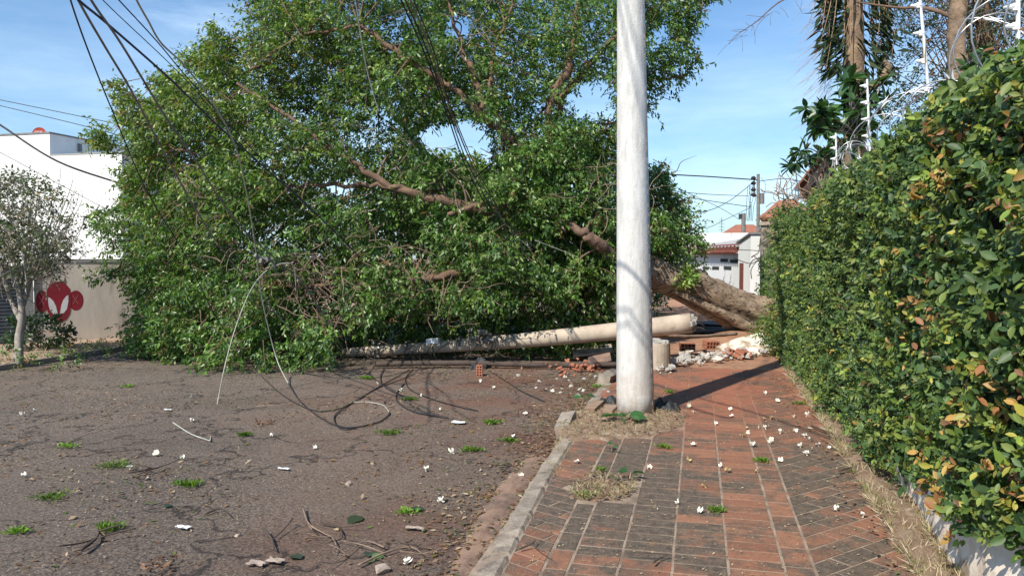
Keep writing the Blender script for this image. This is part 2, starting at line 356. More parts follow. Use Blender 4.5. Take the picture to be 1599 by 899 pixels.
# road surface with slight unevenness
def grid(name, x0, x1, y0, y1, nx, ny, zf, m):
    vs = [(x0 + (x1 - x0) * i / nx, y0 + (y1 - y0) * j / ny) for j in range(ny + 1) for i in range(nx + 1)]
    vs = [(x, y, zf(x, y)) for x, y in vs]
    fs = [(j * (nx + 1) + i, j * (nx + 1) + i + 1, (j + 1) * (nx + 1) + i + 1, (j + 1) * (nx + 1) + i) for j in range(ny) for i in range(nx)]
    return MB().add(vs, fs).build(name, m, smooth=True)
tag(grid('road', -10.35, -1.05, -8, 60, 60, 260, lambda x, y: ROADZ + .012 * mnoise.noise(Vector((x * .5, y * .5, 0))), M['road']), kind='structure')
sheet('pavement_bed', -1.12, 1.62, -6, 11.4, -.0005, M['mortar'])
tag(grid('soil_verge', -1.12, 3.5, 11.35, 40, 30, 90, lambda x, y: -.01 + .05 * mnoise.noise(Vector((x * 1.2, y * 1.2, 3))) * min(1, (y - 11.35)) + (.22 * math.exp(-((x - .75) ** 2 / .5 + (y - 15.0) ** 2 / 1.2))), M['soil']), kind='structure')
tag(grid('far_pavement', -15.5, -10.3, -6, 60, 10, 160, lambda x, y: -.03 + .02 * mnoise.noise(Vector((x, y * .7, 3))) - (.07 if x > -10.35 else 0), M['verge']), kind='structure')

# paving bricks as real tiles
def clip(poly, a, b):  # keep the left side of a->b
    out = []
    for i in range(len(poly)):
        p, q = poly[i], poly[(i + 1) % len(poly)]
        sp = (b[0] - a[0]) * (p[1] - a[1]) - (b[1] - a[1]) * (p[0] - a[0]); sq = (b[0] - a[0]) * (q[1] - a[1]) - (b[1] - a[1]) * (q[0] - a[0])
        if sp >= 0: out.append(p)
        if sp * sq < 0:
            t = sp / (sp - sq); out.append((p[0] + (q[0] - p[0]) * t, p[1] + (q[1] - p[1]) * t))
    return out
def gp(*a): return [tuple(G(x, y)[:2]) for x, y in a]
DIRT1 = gp((880, 690), (872, 665), (905, 640), (960, 622), (1040, 632), (1072, 650), (1066, 668), (1010, 684))
HOLE = gp((884, 780), (896, 752), (930, 742), (985, 752), (998, 768), (975, 782), (930, 786))
def kerbx(y): return float(np.interp(y, [0, 3.7, 5.5, 7.6, 9, 11.5], [-1.0, -1.02, -1.10, -1.13, -1.13, -1.13]))
tv, tf, tcol = [], [], []
def add_tile(poly, dark):
    if len(poly) < 3: return
    area = 0.5 * abs(sum(poly[i][0] * poly[(i + 1) % len(poly)][1] - poly[(i + 1) % len(poly)][0] * poly[i][1] for i in range(len(poly))))
    if area < .0012: return
    cx = sum(p[0] for p in poly) / len(poly); cy = sum(p[1] for p in poly) / len(poly)
    if inpoly(np.array([cx]), np.array([cy]), HOLE)[0] or inpoly(np.array([cx]), np.array([cy]), DIRT1)[0]: return
    jx_, jy_ = random.gauss(0, .0012), random.gauss(0, .0012); poly = [(p[0] + jx_ - (p[1] - cy) * jx_ * 4, p[1] + jy_ + (p[0] - cx) * jx_ * 4) for p in poly]; z = .0006 * random.gauss(0, 1); tx, ty = random.gauss(0, .004), random.gauss(0, .004)
    n = len(poly); b0 = len(tv)
    for k, (s, dz) in enumerate(((1, -.02), (1, -.0015), (.985, .0025))):
        for x, y in poly:
            X = cx + (x - cx) * s; Y = cy + (y - cy) * s
            tv.append((X, Y, z + dz + (x - cx) * tx + (y - cy) * ty))
    for k in (0, 1):
        for i in range(n): tf.append((b0 + k * n + i, b0 + k * n + (i + 1) % n, b0 + (k + 1) * n + (i + 1) % n, b0 + (k + 1) * n + i))
    tf.append(tuple(range(b0 + 2 * n, b0 + 3 * n)))
    d = min(1, max(0, dark + .60 * nz((cx * 1.1, cy * .7, 2)) + .40 * nz((cx * 4, cy * 3, 5)) + random.gauss(0, .13)))
    tcol.extend([(d, random.random(), 0, 1)] * (3 * n))
def region(bounds, ox, oy, ang, lw, lh, bond, dark):
    """bounds: convex ccw polygon; bricks lw x lh laid at ang"""
    c, s = math.cos(ang), math.sin(ang); g = .0062
    loc = [((x - ox) * c + (y - oy) * s, -(x - ox) * s + (y - oy) * c) for x, y in bounds]
    i0, i1 = math.floor(min(p[0] for p in loc) / lw) - 1, math.ceil(max(p[0] for p in loc) / lw) + 1
    j0, j1 = math.floor(min(p[1] for p in loc) / lh) - 1, math.ceil(max(p[1] for p in loc) / lh) + 1
    for j in range(j0, j1):
        for i in range(i0, i1):
            u0 = i * lw + (bond * lw if j % 2 else 0); v0 = j * lh
            q = [(u0 + g, v0 + g), (u0 + lw - g, v0 + g), (u0 + lw - g, v0 + lh - g), (u0 + g, v0 + lh - g)]
            q = [(ox + u * c - v * s, oy + u * s + v * c) for u, v in q]
            for k in range(len(bounds)): q = clip(q, bounds[k], bounds[(k + 1) % len(bounds)]) if len(q) > 2 else q
            add_tile(q, dark)
YS0, YS1 = -1.0, 11.4
xs = [-.641, -.391, -.122, .159, .440]
dk = [.76, .70, .60, .50]
for i in range(4):
    a, b = xs[i] + .005, xs[i + 1] - .005
    region([(a, YS0), (b, YS0), (b, YS1), (a, YS1)], xs[i], 0, 0, xs[i + 1] - xs[i], .131, 0, dk[i])
region([(-.758, YS0), (-.649, YS0), (-.649, YS1), (-.758, YS1)], -.77, .05, 0, .13, .27, 0, .8)
region([(.448, YS0), (.583, YS0), (.583, YS1), (.448, YS1)], .44, .1, 0, .151, .27, 0, .6)
region([(.599, YS0), (1.45, YS0), (1.45, YS1), (.599, YS1)], .6, 0, R(47), .28, .131, .5, .74)
ypts = [-1, 3.7, 5.5, 7.6, 11.4]
for a, b in zip(ypts[:-1], ypts[1:]):
    region([(kerbx(a) + .07, a), (-.775, a), (-.775, b), (kerbx(b) + .07, b)], -.9, 0, R(-27), .34, .122, .5, .58)
me = bpy.data.meshes.new('paving'); me.from_pydata(tv, [], tf); me.materials.append(M['tile'])
ca = me.color_attributes.new("tint", 'FLOAT_COLOR', 'POINT'); ca.data.foreach_set("color", np.array(tcol, np.float32).ravel())
o = bpy.data.objects.new('pavement', me); col.objects.link(o); tag(o, kind='structure')

# dirt patches with soft lumpy surface
def dirt_patch(name, poly, h, m, z=0.0):
    P = np.array(poly); x0, y0 = P.min(0); x1, y1 = P.max(0); nx = 46; ny = 46
    X, Y = np.meshgrid(np.linspace(x0, x1, nx), np.linspace(y0, y1, ny)); xf, yf = X.ravel(), Y.ravel()
    ins = inpoly(xf, yf, poly); e = np.where(ins, edgedist(xf, yf, poly), -edgedist(xf, yf, poly))
    zz = np.array([z - .012 + h * min(1, max(0, (ee + .02) / .09)) * (1 + .9 * mnoise.noise(Vector((a * 9, b * 9, 1))) + .4 * mnoise.noise(Vector((a * 28, b * 28, 1)))) for a, b, ee in zip(xf, yf, e)])
    keep = e > -.05
    vs = list(zip(xf, yf, zz)); fs = []
    for j in range(ny - 1):
        for i in range(nx - 1):
            q = (j * nx + i, j * nx + i + 1, (j + 1) * nx + i + 1, (j + 1) * nx + i)
            if all(keep[k] for k in q): fs.append(q)
    return tag(MB().add(vs, fs).build(name, m, smooth=True), kind='structure')
M['dirt'] = mat("dry_dirt", (.32, .22, .15), (.20, .13, .085), 9, .98, 1, .015, 60, c3=(.42, .34, .24), s3=14)
dirt_patch('dirt_patch', DIRT1, .035, M['dirt']); dirt_patch('dirt_patch', HOLE, .022, M['dirt'])
EDGE = [(1.04, 1), (1.05, 3.9), (1.10, 5.5), (1.16, 8), (1.2, 11.4), (1.6, 11.4), (1.6, 1)]
dirt_patch('verge_soil', EDGE, .05, M['dirt'])
gut = gp((718, 899), (745, 835), (765, 790), (800, 735), (850, 690), (868, 690), (845, 740), (800, 800), (745, 899))
gut = [(x - .10, y) for x, y in gut]
dirt_patch('gutter', gut, .02, M['gutter'], ROADZ + .012)

# kerb: stones, one after another
kp = [(float(x), y) for x, y in ((kerbx(y), y) for y in np.arange(-1, 11.3, .62))]
kb = MB()
for i in range(len(kp) - 1):
    if 6.5 < kp[i][1] < 7.9: continue
    (xa, ya), (xb, yb) = kp[i], kp[i + 1]
    wj = random.uniform(.10, .13); gz = random.uniform(-.006, .012)
    ys = np.linspace(ya + .008, yb - .008, 8)
    ring = []
    for y in ys:
        x = xa + (xb - xa) * (y - ya) / (yb - ya); n1 = .022 * nz((x * 9, y * 9, 1)) + .012 * nz((x * 30, y * 30, 1)); n2 = .022 * nz((x * 11, y * 11, 7)) + .012 * nz((x * 33, y * 33, 7))
        ring.append([(x - .07 + n1 * 2, y, -.2), (x - .065 + n1, y, gz - .015 + n2), (x - .045, y, gz + .004 + n1), (x + .045, y, gz + .008 + n2), (x + .062 + n2, y, gz - .008), (x + .062, y, -.2)])
    vs = [q for r in ring for q in r]
    fs = [(r * 6 + k, r * 6 + k + 1, (r + 1) * 6 + k + 1, (r + 1) * 6 + k) for r in range(7) for k in range(5)] + [tuple(range(6)), tuple(42 + k for k in reversed(range(6)))]
    kb.add(vs, fs)
tag(kb.build('kerb', M['kerb']), kind='structure')
lk = MB(); lk.box((-10.36, 20, -.1), (.13, 60, .13)); tag(lk.build('far_kerb', M['kerb']), kind='structure')

# ------------------------------------------------------------------ upright concrete pole
def pole_upright():
    base = G(992, 645); t = empty('utility_pole', base, 'tall whitewashed concrete pole standing upright on the brick pavement', 'utility pole')
    mb = MB(); H = 8.8
    LE = -RT * .017; path = [base + np.array((0, 0, z)) + LE * z for z in np.linspace(-.03, H, 40)]
    rad = [(.193 - .0132 * z) for z in np.linspace(0, H, 40)]
    mb.tube(path, rad, 40); mb.build('shaft', M['polewhite'], t, smooth=True)
    # casting seam with pits, on the right side
    sd = MB(); rd = unit(np.cross(FW, np.array((0, 0, 1.))))
    for k in range(46):
        z = .15 + k * .105 + random.uniform(-.03, .03); r = (.193 - .0132 * z)
        dirv = unit(rd * .80 - np.array((FW[0], FW[1], 0)) * .55)
        p = base + LE * z + dirv * (r + .0005) + np.array((0, 0, z)); sd.tube([p - np.array((0, 0, .02)), p + np.array((0, 0, random.uniform(.01, .05)))], .0035, 6)
    sd.build('seam', M['kerb'], t)
    return t
pole_upright()

# ------------------------------------------------------------------ fallen pole
def fallen_pole():
    A = W(1079, 504, 12.1); B = W(535, 556, 13.25); B[2] = max(B[2], ROADZ + .08)
    t = empty('fallen_utility_pole', (A + B) / 2 * np.array((1, 1, 0)), 'snapped concrete pole lying across the road under the fallen tree', 'utility pole')
    n = 30; P = [A + (B - A) * i / n + np.array((0, 0, -.05 * math.sin(math.pi * i / n))) for i in range(n + 1)]
    r = list(np.linspace(.158, .075, n + 1)); mb = MB(); mb.tube(P, r, 20); mb.build('shaft', M['concrete'], t, smooth=True)
    ax = unit(A - B); up = np.array((0, 0, 1.)); sd = unit(np.cross(ax, up)); up2 = np.cross(sd, ax)
    ch = MB()   # ragged broken end: lumps of concrete and rebar
    for k in range(13):
        th = k * 2.4; rr = random.uniform(.03, .125); c = A + ax * random.uniform(-.02, .045) + sd * math.cos(th) * rr + up2 * math.sin(th) * rr
        ch.box(c, [random.uniform(.06, .10)] * 3, Matrix.Rotation(random.random() * 3, 3, Vector((random.random(), random.random(), 1)).normalized()), .012)
    ch.build('broken_end', M['chunk'], t)
    rb = MB()
    for k in range(5):
        th = k * 1.3; c = A + sd * math.cos(th) * .11 + up2 * math.sin(th) * .11
        rb.tube([c, c + ax * .12 + up2 * random.uniform(-.03, .03), c + ax * .2 - up * random.uniform(.02, .12)], .006, 5)
    rb.build('rebar', M['darkwood'], t)
    for f in (.70, .80, .585, .55, .885, .64, .93):
        c = A + (B - A) * f; rr = .158 - .083 * f
        MB().tube([c - ax * .02, c + ax * .02], rr + .012, 18).build('clamp', M['steel'] if f in (.7, .885) else M['grey_wire'], t, smooth=False)
    for f, s in ((.885, .10), (.60, .13), (.56, .14)):
        c = A + (B - A) * f + up * .02; b = MB()
        for k in range(10):
            q = c + (rand_unit(1)[0] + np.array((0, -.4, .1))) * s * 1.25; b.tube(spline([c, (c + q) / 2 + rand_unit(1)[0] * .06, q], 4), .011, 5); b.box(q, (.07, .05, .05), Matrix.Rotation(random.random() * 3, 3, 'X'))
        b.build('bracket', M['grey_wire'], t)
    c = W(832 / 5.33 + 520, 532, 12.6)
    bx = MB().box(c, (.20, .10, .085), Matrix.Rotation(-.1, 3, 'Y')); bx.build('junction_box', M['whitemetal'], t)
    w = MB()
    for k in range(22):
        f = random.uniform(.5, .95); c = A + (B - A) * f; q = c - up * random.uniform(.1, .35) - FWg * random.uniform(.1, .4) + ax * random.uniform(-.4, .4)
        q[2] = max(q[2], ROADZ + .01); w.tube(spline([c + up * .1, (c + q) / 2 + rand_unit(1)[0] * .12 - FWg * .15, q], 6), .0065, 5)
    w.build('loose_wire', M['rubber'], t)
    return A, B
FWg = unit(np.array((FW[0], FW[1], 0)))
PA, PB = fallen_pole()
st = G(1022, 574); so = empty('pole_stump', st, 'short concrete stump of the snapped pole beside the pile of rubble', 'pole stump')
MB().tube([st + np.array((0, 0, z)) + np.array((.01 * z, 0, 0)) for z in (-.05, .1, .25, .37)], [.225, .225, .222, .215], 26).build('shaft', M['concrete'], so, smooth=False)
sb = MB()
for k in range(9):
    sb.box(st + np.array((math.cos(k * .7) * .14, math.sin(k * .7) * .14, .37 + random.uniform(-.01, .02))), (.11, .09, .05), Matrix.Rotation(k, 3, 'Z'), .015)
sb.build('broken_top', M['chunk'], so)

# ------------------------------------------------------------------ the fallen tree
GREENS = np.array([(.095, .175, .032), (.130, .225, .040), (.185, .275, .055), (.065, .120, .030), (.240, .300, .085), (.100, .170, .055)])
def green(n, brown=.04, idx=None, gain=1.0, pal=GREENS):
    m = n if idx is None else int(idx.max()) + 1
    base = pal[rng.integers(0, len(pal), m)] * rng.uniform(.75, 1.25, (m, 1))
    br = rng.random(m) < brown; base[br] = np.array((.20, .12, .05)) * rng.uniform(.6, 1.2, (br.sum(), 1))
    c = base if idx is None else base[idx]
    return np.clip(c * rng.uniform(.75, 1.3, (len(c), 1)) * gain, 0, 1)
OUT = [(262, 740), (205, 550), (172, 520), (178, 500), (205, 485), (200, 455), (150, 428), (142, 404), (160, 378), (122, 345), (140, 325), (185, 300), (196, 262), (158, 245), (150, 200), (176, 178),
       (176, 140), (200, 128), (232, 152), (262, 118), (292, 140), (298, 96), (288, 84), (322, 42), (348, 44), (366, 72), (384, 70), (372, 20), (395, -40), (480, -160), (640, -260), (860, -250), (1010, -150),
       (1100, -60), (1112, 8), (1078, 28), (1094, 84), (1092, 138), (1072, 150), (1068, 165), (1045, 150), (1052, 182), (1020, 196), (985, 190), (965, 215), (1000, 262), (1032, 285), (1060, 322), (1082, 352), (1094, 384), (1062, 404),
       (1030, 392), (985, 420), (975, 470), (968, 540), (940, 740)]
OUT2 = [(x + (14 if x > 620 else -14), y + (0 if y > 700 else (14 if y > 330 else -14))) for x, y in OUT]
OUTV = [(x, 575 if y > 700 else y) for x, y in OUT]
GAPS = [[(650, 212), (668, 196), (700, 192), (735, 184), (758, 200), (768, 240), (762, 286), (742, 290), (716, 262), (690, 252), (668, 238)],
        [(880, 150), (935, 118), (962, 140), (962, 192), (900, 186)],
        [(1012, 50), (1040, 34), (1052, 60), (1030, 80), (1012, 78)],
        [(700, 20), (740, 30), (735, 60), (700, 60)], [(505, 282), (555, 275), (560, 300), (520, 306)],
        [(985, 215), (965, 225), (975, 300), (1000, 290)]]
def limb_world(ctrl):
    return [W(x, y, d) for x, y, d, r in ctrl], [r for *_, r in ctrl]
TRUNK = [(1262, 520, 15.6, .46), (1205, 498, 15.2, .37), (1150, 478, 14.9, .33), (1085, 448, 14.6, .31), (1020, 426, 14.3, .30), (960, 402, 14.0, .25), (900, 362, 13.7, .15)]
LIMBS = [[(965, 405, 14, .24), (880, 350, 13.6, .17), (790, 330, 13.2, .11), (690, 314, 12.9, .075), (600, 286, 12.8, .058), (520, 232, 12.8, .042), (440, 178, 13.1, .03), (370, 130, 13.2, .02)],
         [(650, 303, 12.85, .045), (600, 290, 12.8, .04), (500, 290, 12.8, .032), (410, 292, 12.8, .022), (320, 300, 12.8, .015)],
         [(935, 390, 13.9, .20), (875, 320, 13.6, .13), (850, 270, 13.5, .11), (790, 212, 13.3, .08), (735, 160, 13.2, .062), (700, 135, 13.2, .05), (640, 95, 13.2, .06), (560, 40, 13.4, .03)],
         [(852, 290, 13.6, .12), (862, 220, 13.6, .09), (858, 165, 13.6, .075), (885, 110, 13.5, .08), (900, 40, 13.6, .05), (905, -60, 13.8, .03)],
         [(848, 300, 13.8, .09), (868, 210, 13.9, .07), (882, 150, 13.8, .06), (960, 60, 13.7, .04), (1040, 0, 13.5, .02)],
         [(760, 190, 13.1, .07), (742, 120, 13.1, .055), (720, 70, 13.2, .04), (700, 0, 13.3, .02)],
         [(800, 222, 13.2, .06), (770, 160, 13.4, .05), (768, 90, 13.5, .035), (800, 10, 13.6, .02)],
         [(990, 425, 14.2, .22), (900, 420, 13.6, .15), (800, 415, 13.2, .10), (690, 430, 12.9, .07), (560, 440, 12.8, .05), (420, 450, 12.8, .025)],
         [(700, 335, 12.4, .035), (740, 322, 12.3, .045), (790, 318, 12.5, .05)],
         [(1000, 415, 14.2, .10), (1010, 370, 14.4, .07), (1045, 330, 14.6, .04), (1070, 310, 14.7, .015)],
         [(960, 195, 13.7, .03), (1010, 130, 13.5, .025), (1070, 120, 13.5, .012)],
         [(990, 430, 13.9, .15), (955, 398, 12.7, .11), (922, 372, 12.35, .09), (893, 350, 12.4, .06), (860, 330, 12.9, .035), (825, 312, 13.3, .01)],
         [(520, 232, 12.6, .05), (430, 240, 13, .035), (300, 240, 13.6, .02), (210, 200, 14, .01)],
         [(560, 40, 13.4, .03), (470, 60, 13.6, .025), (390, 110, 13.8, .012)]]
root = W(1205, 520, 15.2)
tree = empty('fallen_tree', (root[0], root[1], 0), 'huge uprooted leafy tree fallen across the whole road', 'tree')
P_, r_ = limb_world(TRUNK); mb = MB(); mb.tube(spline(P_, 10), lerp_r(r_, 10), 40, lump=.24, seed=3)
# root flare ridges running up from the root plate
for k, (dy, dz) in enumerate(((-.38, -.20), (-.30, .16), (-.05, -.40), (.2, -.3))):
    rp = [W(1225, 512, 15.3) + np.array((0, dy * 1.35, dz * 1.1)), W(1165, 492, 15.0) + np.array((0, dy * 1.0, dz * .9)), W(1110, 468, 14.7) + np.array((0, dy * .75, dz * .7)), W(1040, 440, 14.4) + np.array((0, dy * .5, dz * .5))]
    mb.tube(spline(rp, 10), lerp_r([.17, .11, .08, .03], 10), 14, lump=.3, seed=k * 3.1)
mb.build('trunk', M['bark'], tree, smooth=True)
rt = MB()
for k in range(26):
    c = W(1255, 520, 15.6); d = rand_unit(1)[0]; d[0] = abs(d[0]) * .4 + .35
    q = c + d * random.uniform(.5, 1.0); q2 = q + rand_unit(1)[0] * .4
    rt.tube(spline([c, (c + q) / 2 + rand_unit(1)[0] * .1, q, q2], 4), lerp_r([.10, .06, .03, .008], 4), 6, lump=.2)
rt.build('roots', M['limb'], tree, smooth=True)
SK, SKR = [], []
for i, L in enumerate(LIMBS):
    P_, r_ = limb_world(L); sp = spline(P_, 8); rr = lerp_r(r_, 8)
    sp = [q + Vector(tuple(.035 * rand_unit(1)[0])) * (1 if 2 < j < len(sp) - 2 else 0) for j, q in enumerate(sp)]
    MB().tube(sp, rr, 12, lump=.18, seed=i).build('branch', M['limb'], tree, smooth=True)
    SK += [np.array(q) for q in sp]; SKR += rr
SK = np.array(SK); SKR = np.array(SKR)

def crown_points(n):
    out = []
    OUTe = OUT
    while len(out) < n:
        x = rng.uniform(110, 1125, 4000); y = rng.uniform(-250, 585, 4000)
        jx = 16 * np.sin(x * .045 + y * .031) + 12 * np.sin(y * .083 + x * .02) + rng.normal(0, 7, 4000); ok = inpoly(x + jx, y + 14 * np.sin(x * .061 - y * .02) + rng.normal(0, 6, 4000), OUT) & inpoly(x, y, OUT2)
        e = edgedist(x, y, OUTe); T = 2.6 * np.sqrt(np.clip(e / 170, .03, 1)) * (.74 + .26 * np.sin(x * .037 + 1.5 * np.sin(y * .021)) * np.sin(y * .043 + 1.2 * np.sin(x * .017)) + .18 * np.sin(x * .092 + y * .07) * np.sin(y * .105 - x * .03))
        u = rng.uniform(-1, 1, 4000); u = np.sign(u) * np.abs(u) ** .8
        dc = np.interp(y, [-100, 300, 450, 580], [14.8, 14.5, 13.9, 13.3])
        dc = np.where((x > 960) & (y < 215), 13.5, np.where(x > 1000, np.maximum(dc, 14.6), dc)); T = np.where((x > 960) & (y < 215), T * .55, T)
        d = dc + u * T
        dens = np.ones(4000)
        dens *= np.where((x > 780) & (y < 215), .70, 1); dens *= np.where((x > 1000) & (y < 215), .75, 1)
        dens *= np.where(y < -20, .45, 1); dens *= np.where((x > 760) & (y < -45), 0, 1); dens *= np.where(y > 430, 1.0, .8)
        for g in GAPS: ok &= ~inpoly(x, y, g)
        # room in front of the visible limbs
        for L, w in ((LIMBS[0][3:5], 13), (LIMBS[2][3:6], 13), (LIMBS[3][2:4], 10), (LIMBS[11][1:], 12), (LIMBS[1], 6)):
            pts = [(a, b) for a, b, *_ in L]
            dl = np.full(4000, 1e9)
            for a, b in zip(pts[:-1], pts[1:]): dl = np.minimum(dl, edgedist(x, y, [a, b]))
            dens *= np.where((dl < w) & (d < np.array([q[2] for q in L]).mean() + .1), .5, 1)
        ok &= rng.random(4000) < dens
        Pw = CAM[None] + d[:, None] * (FW[None] + ((x - CX) / FPX)[:, None] * RT[None] + ((CY - y) / FPX)[:, None] * UP[None])
        ok &= Pw[:, 2] > ROADZ + .08
        dp = np.interp(x, [535, 1079], [13.25, 12.1]); pty = np.interp(x, [535, 1079], [550, 488]); ok &= ~((x > 522) & (y > pty - 42) & (d < dp + .28))
        # clumpiness: keep by 3-D noise
        kk = np.where(ok)[0]
        for i in kk:
            if 1.25 * mnoise.noise(Vector(Pw[i] * .95)) + .65 * mnoise.noise(Vector(Pw[i] * 2.3)) > rng.uniform(-.38, .10) - (.40 if d[i] > dc[i] + .4 else 0): out.append((*Pw[i], e[i]))
    return np.array(out[:n])
NS = 34000
cp = crown_points(NS); ctr = CAM + FW * 14.6
base = cp[:, :3]
# masses of leaves hanging in front of the big limbs left of the standing pole
fill = []
for (x, y, rx, ry, dd, n) in ((905, 300, 50, 42, 12.9, 330), (930, 350, 34, 34, 12.9, 260), (850, 330, 50, 34, 12.6, 300), (820, 260, 36, 34, 12.8, 200), (880, 230, 38, 46, 13.0, 260), (780, 300, 40, 26, 12.5, 140), (860, 420, 70, 40, 12.7, 260), (945, 420, 24, 50, 12.9, 180), (300, 170, 60, 50, 13.2, 160), (450, 225, 60, 40, 12.5, 170), (380, 290, 60, 26, 12.5, 160)):
    g_ = rng.normal(size=(n, 3)); g_ = g_ / np.maximum(1, np.linalg.norm(g_, axis=1, keepdims=True) / 1.3)
    fill += [W(x + a * rx * .75, y + b_ * ry * .75, dd + c_ * .3) for a, b_, c_ in g_]
base = np.concatenate([base, np.array(fill)]); NS = len(base)
outv = unit(base - (W(620, 330, 14.5)[None] + rng.normal(size=(NS, 3)) * .6))
A = unit(outv * .60 + rand_unit(NS) * .70 + np.array((-.25, -.05, -.18)))
P, D, N, idx = sprays(base - A * .12, A, rng.uniform(.20, .42, NS), 10, droop=.42, spread=.75)
pr = proj(P); okm = P[:, 2] > ROADZ + .01
for g in GAPS[:1]: okm &= ~(inpoly(pr[:, 0], pr[:, 1], g) & (rng.random(len(P)) < .80))
P, D, N, idx = P[okm], D[okm], N[okm], idx[okm]
C = green(0, .035, idx)
# leaf tint turns yellower and brighter towards the upper left
lf = np.clip((620 - pr[okm][:, 0]) / 500, 0, 1)[:, None] * np.clip((420 - pr[okm][:, 1]) / 300, 0, 1)[:, None]
C = C * (1 - lf) + C * np.array((1.55, 1.18, 1.0)) * lf
leafset('crown', P, D, N, rng.uniform(.06, .108, len(P)), C * np.array((.80, .90, .90)), M['leaf'], tree, (LEAF5[0] * np.array((1, .86, 1)), LEAF5[1]))
# twigs carrying the leaves
tw = MB(); sel = rng.choice(NS, 2600, replace=False)
for i in sel:
    a = base[i] - A[i] * .3; b = base[i] + A[i] * .28
    tw.tube([a, (a + b) / 2 + rand_unit(1)[0] * .03, b], [.008, .006, .003], 4, cap=False)
for i in rng.choice(NS, 420, replace=False):
    j = int(np.argmin(np.linalg.norm(SK - base[i], axis=1) + rng.uniform(0, .8, len(SK)))); a = SK[j]; b = base[i]
    L = np.linalg.norm(b - a); m1 = a + (b - a) * .4 + rand_unit(1)[0] * .12 * L + np.array((0, 0, .10 * L))
    r0 = min(SKR[j] * .6, .012 + .012 * L)
    tw.tube(spline([a, m1, b], 5), lerp_r([r0, r0 * .6, .005], 5), 5, cap=False)
tw.build('twigs', M['limb'], tree, smooth=True)
# bare tangled brown twigs on the lower near side
tg = MB()
for k in range(300):
    x, y = random.choice(((300, 300), (420, 330), (640, 440), (720, 470), (350, 500), (560, 360), (480, 260), (500, 430), (500, 470), (540, 500), (500, 430), (440, 470), (540, 400), (380, 440), (480, 500), (560, 470), (700, 250), (760, 60), (930, 300), (990, 260)))
    a = W(x + random.gauss(0, 32), y + random.gauss(0, 26), random.uniform(11.75, 12.3) if y > 350 else 12.4); a[2] = max(a[2], ROADZ + .05)
    d1 = rand_unit(1)[0] * np.array((1, .4, .8)); L = random.uniform(.25, .8)
    pts = [a]; 
    for s in range(4): d1 = unit(d1 + rand_unit(1)[0] * .5); pts.append(pts[-1] + d1 * L / 4)
    for q in pts: q[2] = max(q[2], ROADZ + .02)
    tg.tube(spline(pts, 3), lerp_r([.008, .007, .006, .004, .002], 3), 4, cap=False)
tg.build('bare_twigs', M['twig'], tree, smooth=True)
# little shoot on top of the trunk
n0 = 45; c0 = W(1072, 437, 14.25); A0 = unit(rand_unit(n0) * .8 + np.array((0, -.2, .7)))
P, D, N, idx = sprays(np.tile(c0, (n0, 1)) + rng.normal(size=(n0, 3)) * .08, A0, .22, 8)
leafset('shoot', P, D, N, .09, green(0, 0, idx, 1.3), M['leaf'], tree)

# ------------------------------------------------------------------ generic leafy plants and trees
def bush(name, label, cat, c, rad, nsp, size, gain=1.0, k=8, pal=GREENS, brown=.03, group=None, leaf=None, up=.3, stems=8, L=.25, tpl=LEAF5, shell=.5):
    t = empty(name, (c[0], c[1], c[2] - rad[2]), label, cat, group)
    u = rand_unit(nsp); r = rng.uniform(shell, 1, nsp) ** .6
    nn = np.array([1 + .35 * mnoise.noise(Vector(q * 1.8) + Vector((c[0], c[1], 0))) for q in u])
    b = np.array(c) + u * (r * nn)[:, None] * np.array(rad)
    A = unit(u * .7 + rand_unit(nsp) * .6 + np.array((0, 0, up)))
    P, D, N, idx = sprays(b, A, L, k)
    leafset('foliage', P, D, N, rng.uniform(.75, 1.25, len(P)) * size, green(0, brown, idx, gain, pal), leaf or M['leaf'], t, tpl)
    if stems:
        s = MB(); o_ = np.array((c[0], c[1], c[2] - rad[2]))
        for i in rng.choice(nsp, min(stems, nsp), replace=False):
            s.tube(spline([o_, (o_ + b[i]) / 2 + rand_unit(1)[0] * .15 * rad[0], b[i]], 5), lerp_r([.03, .015, .006] if rad[2] > .3 else [.008, .006, .003], 5), 5)
        s.build('stems', M['limb'], t, smooth=True)
    return t

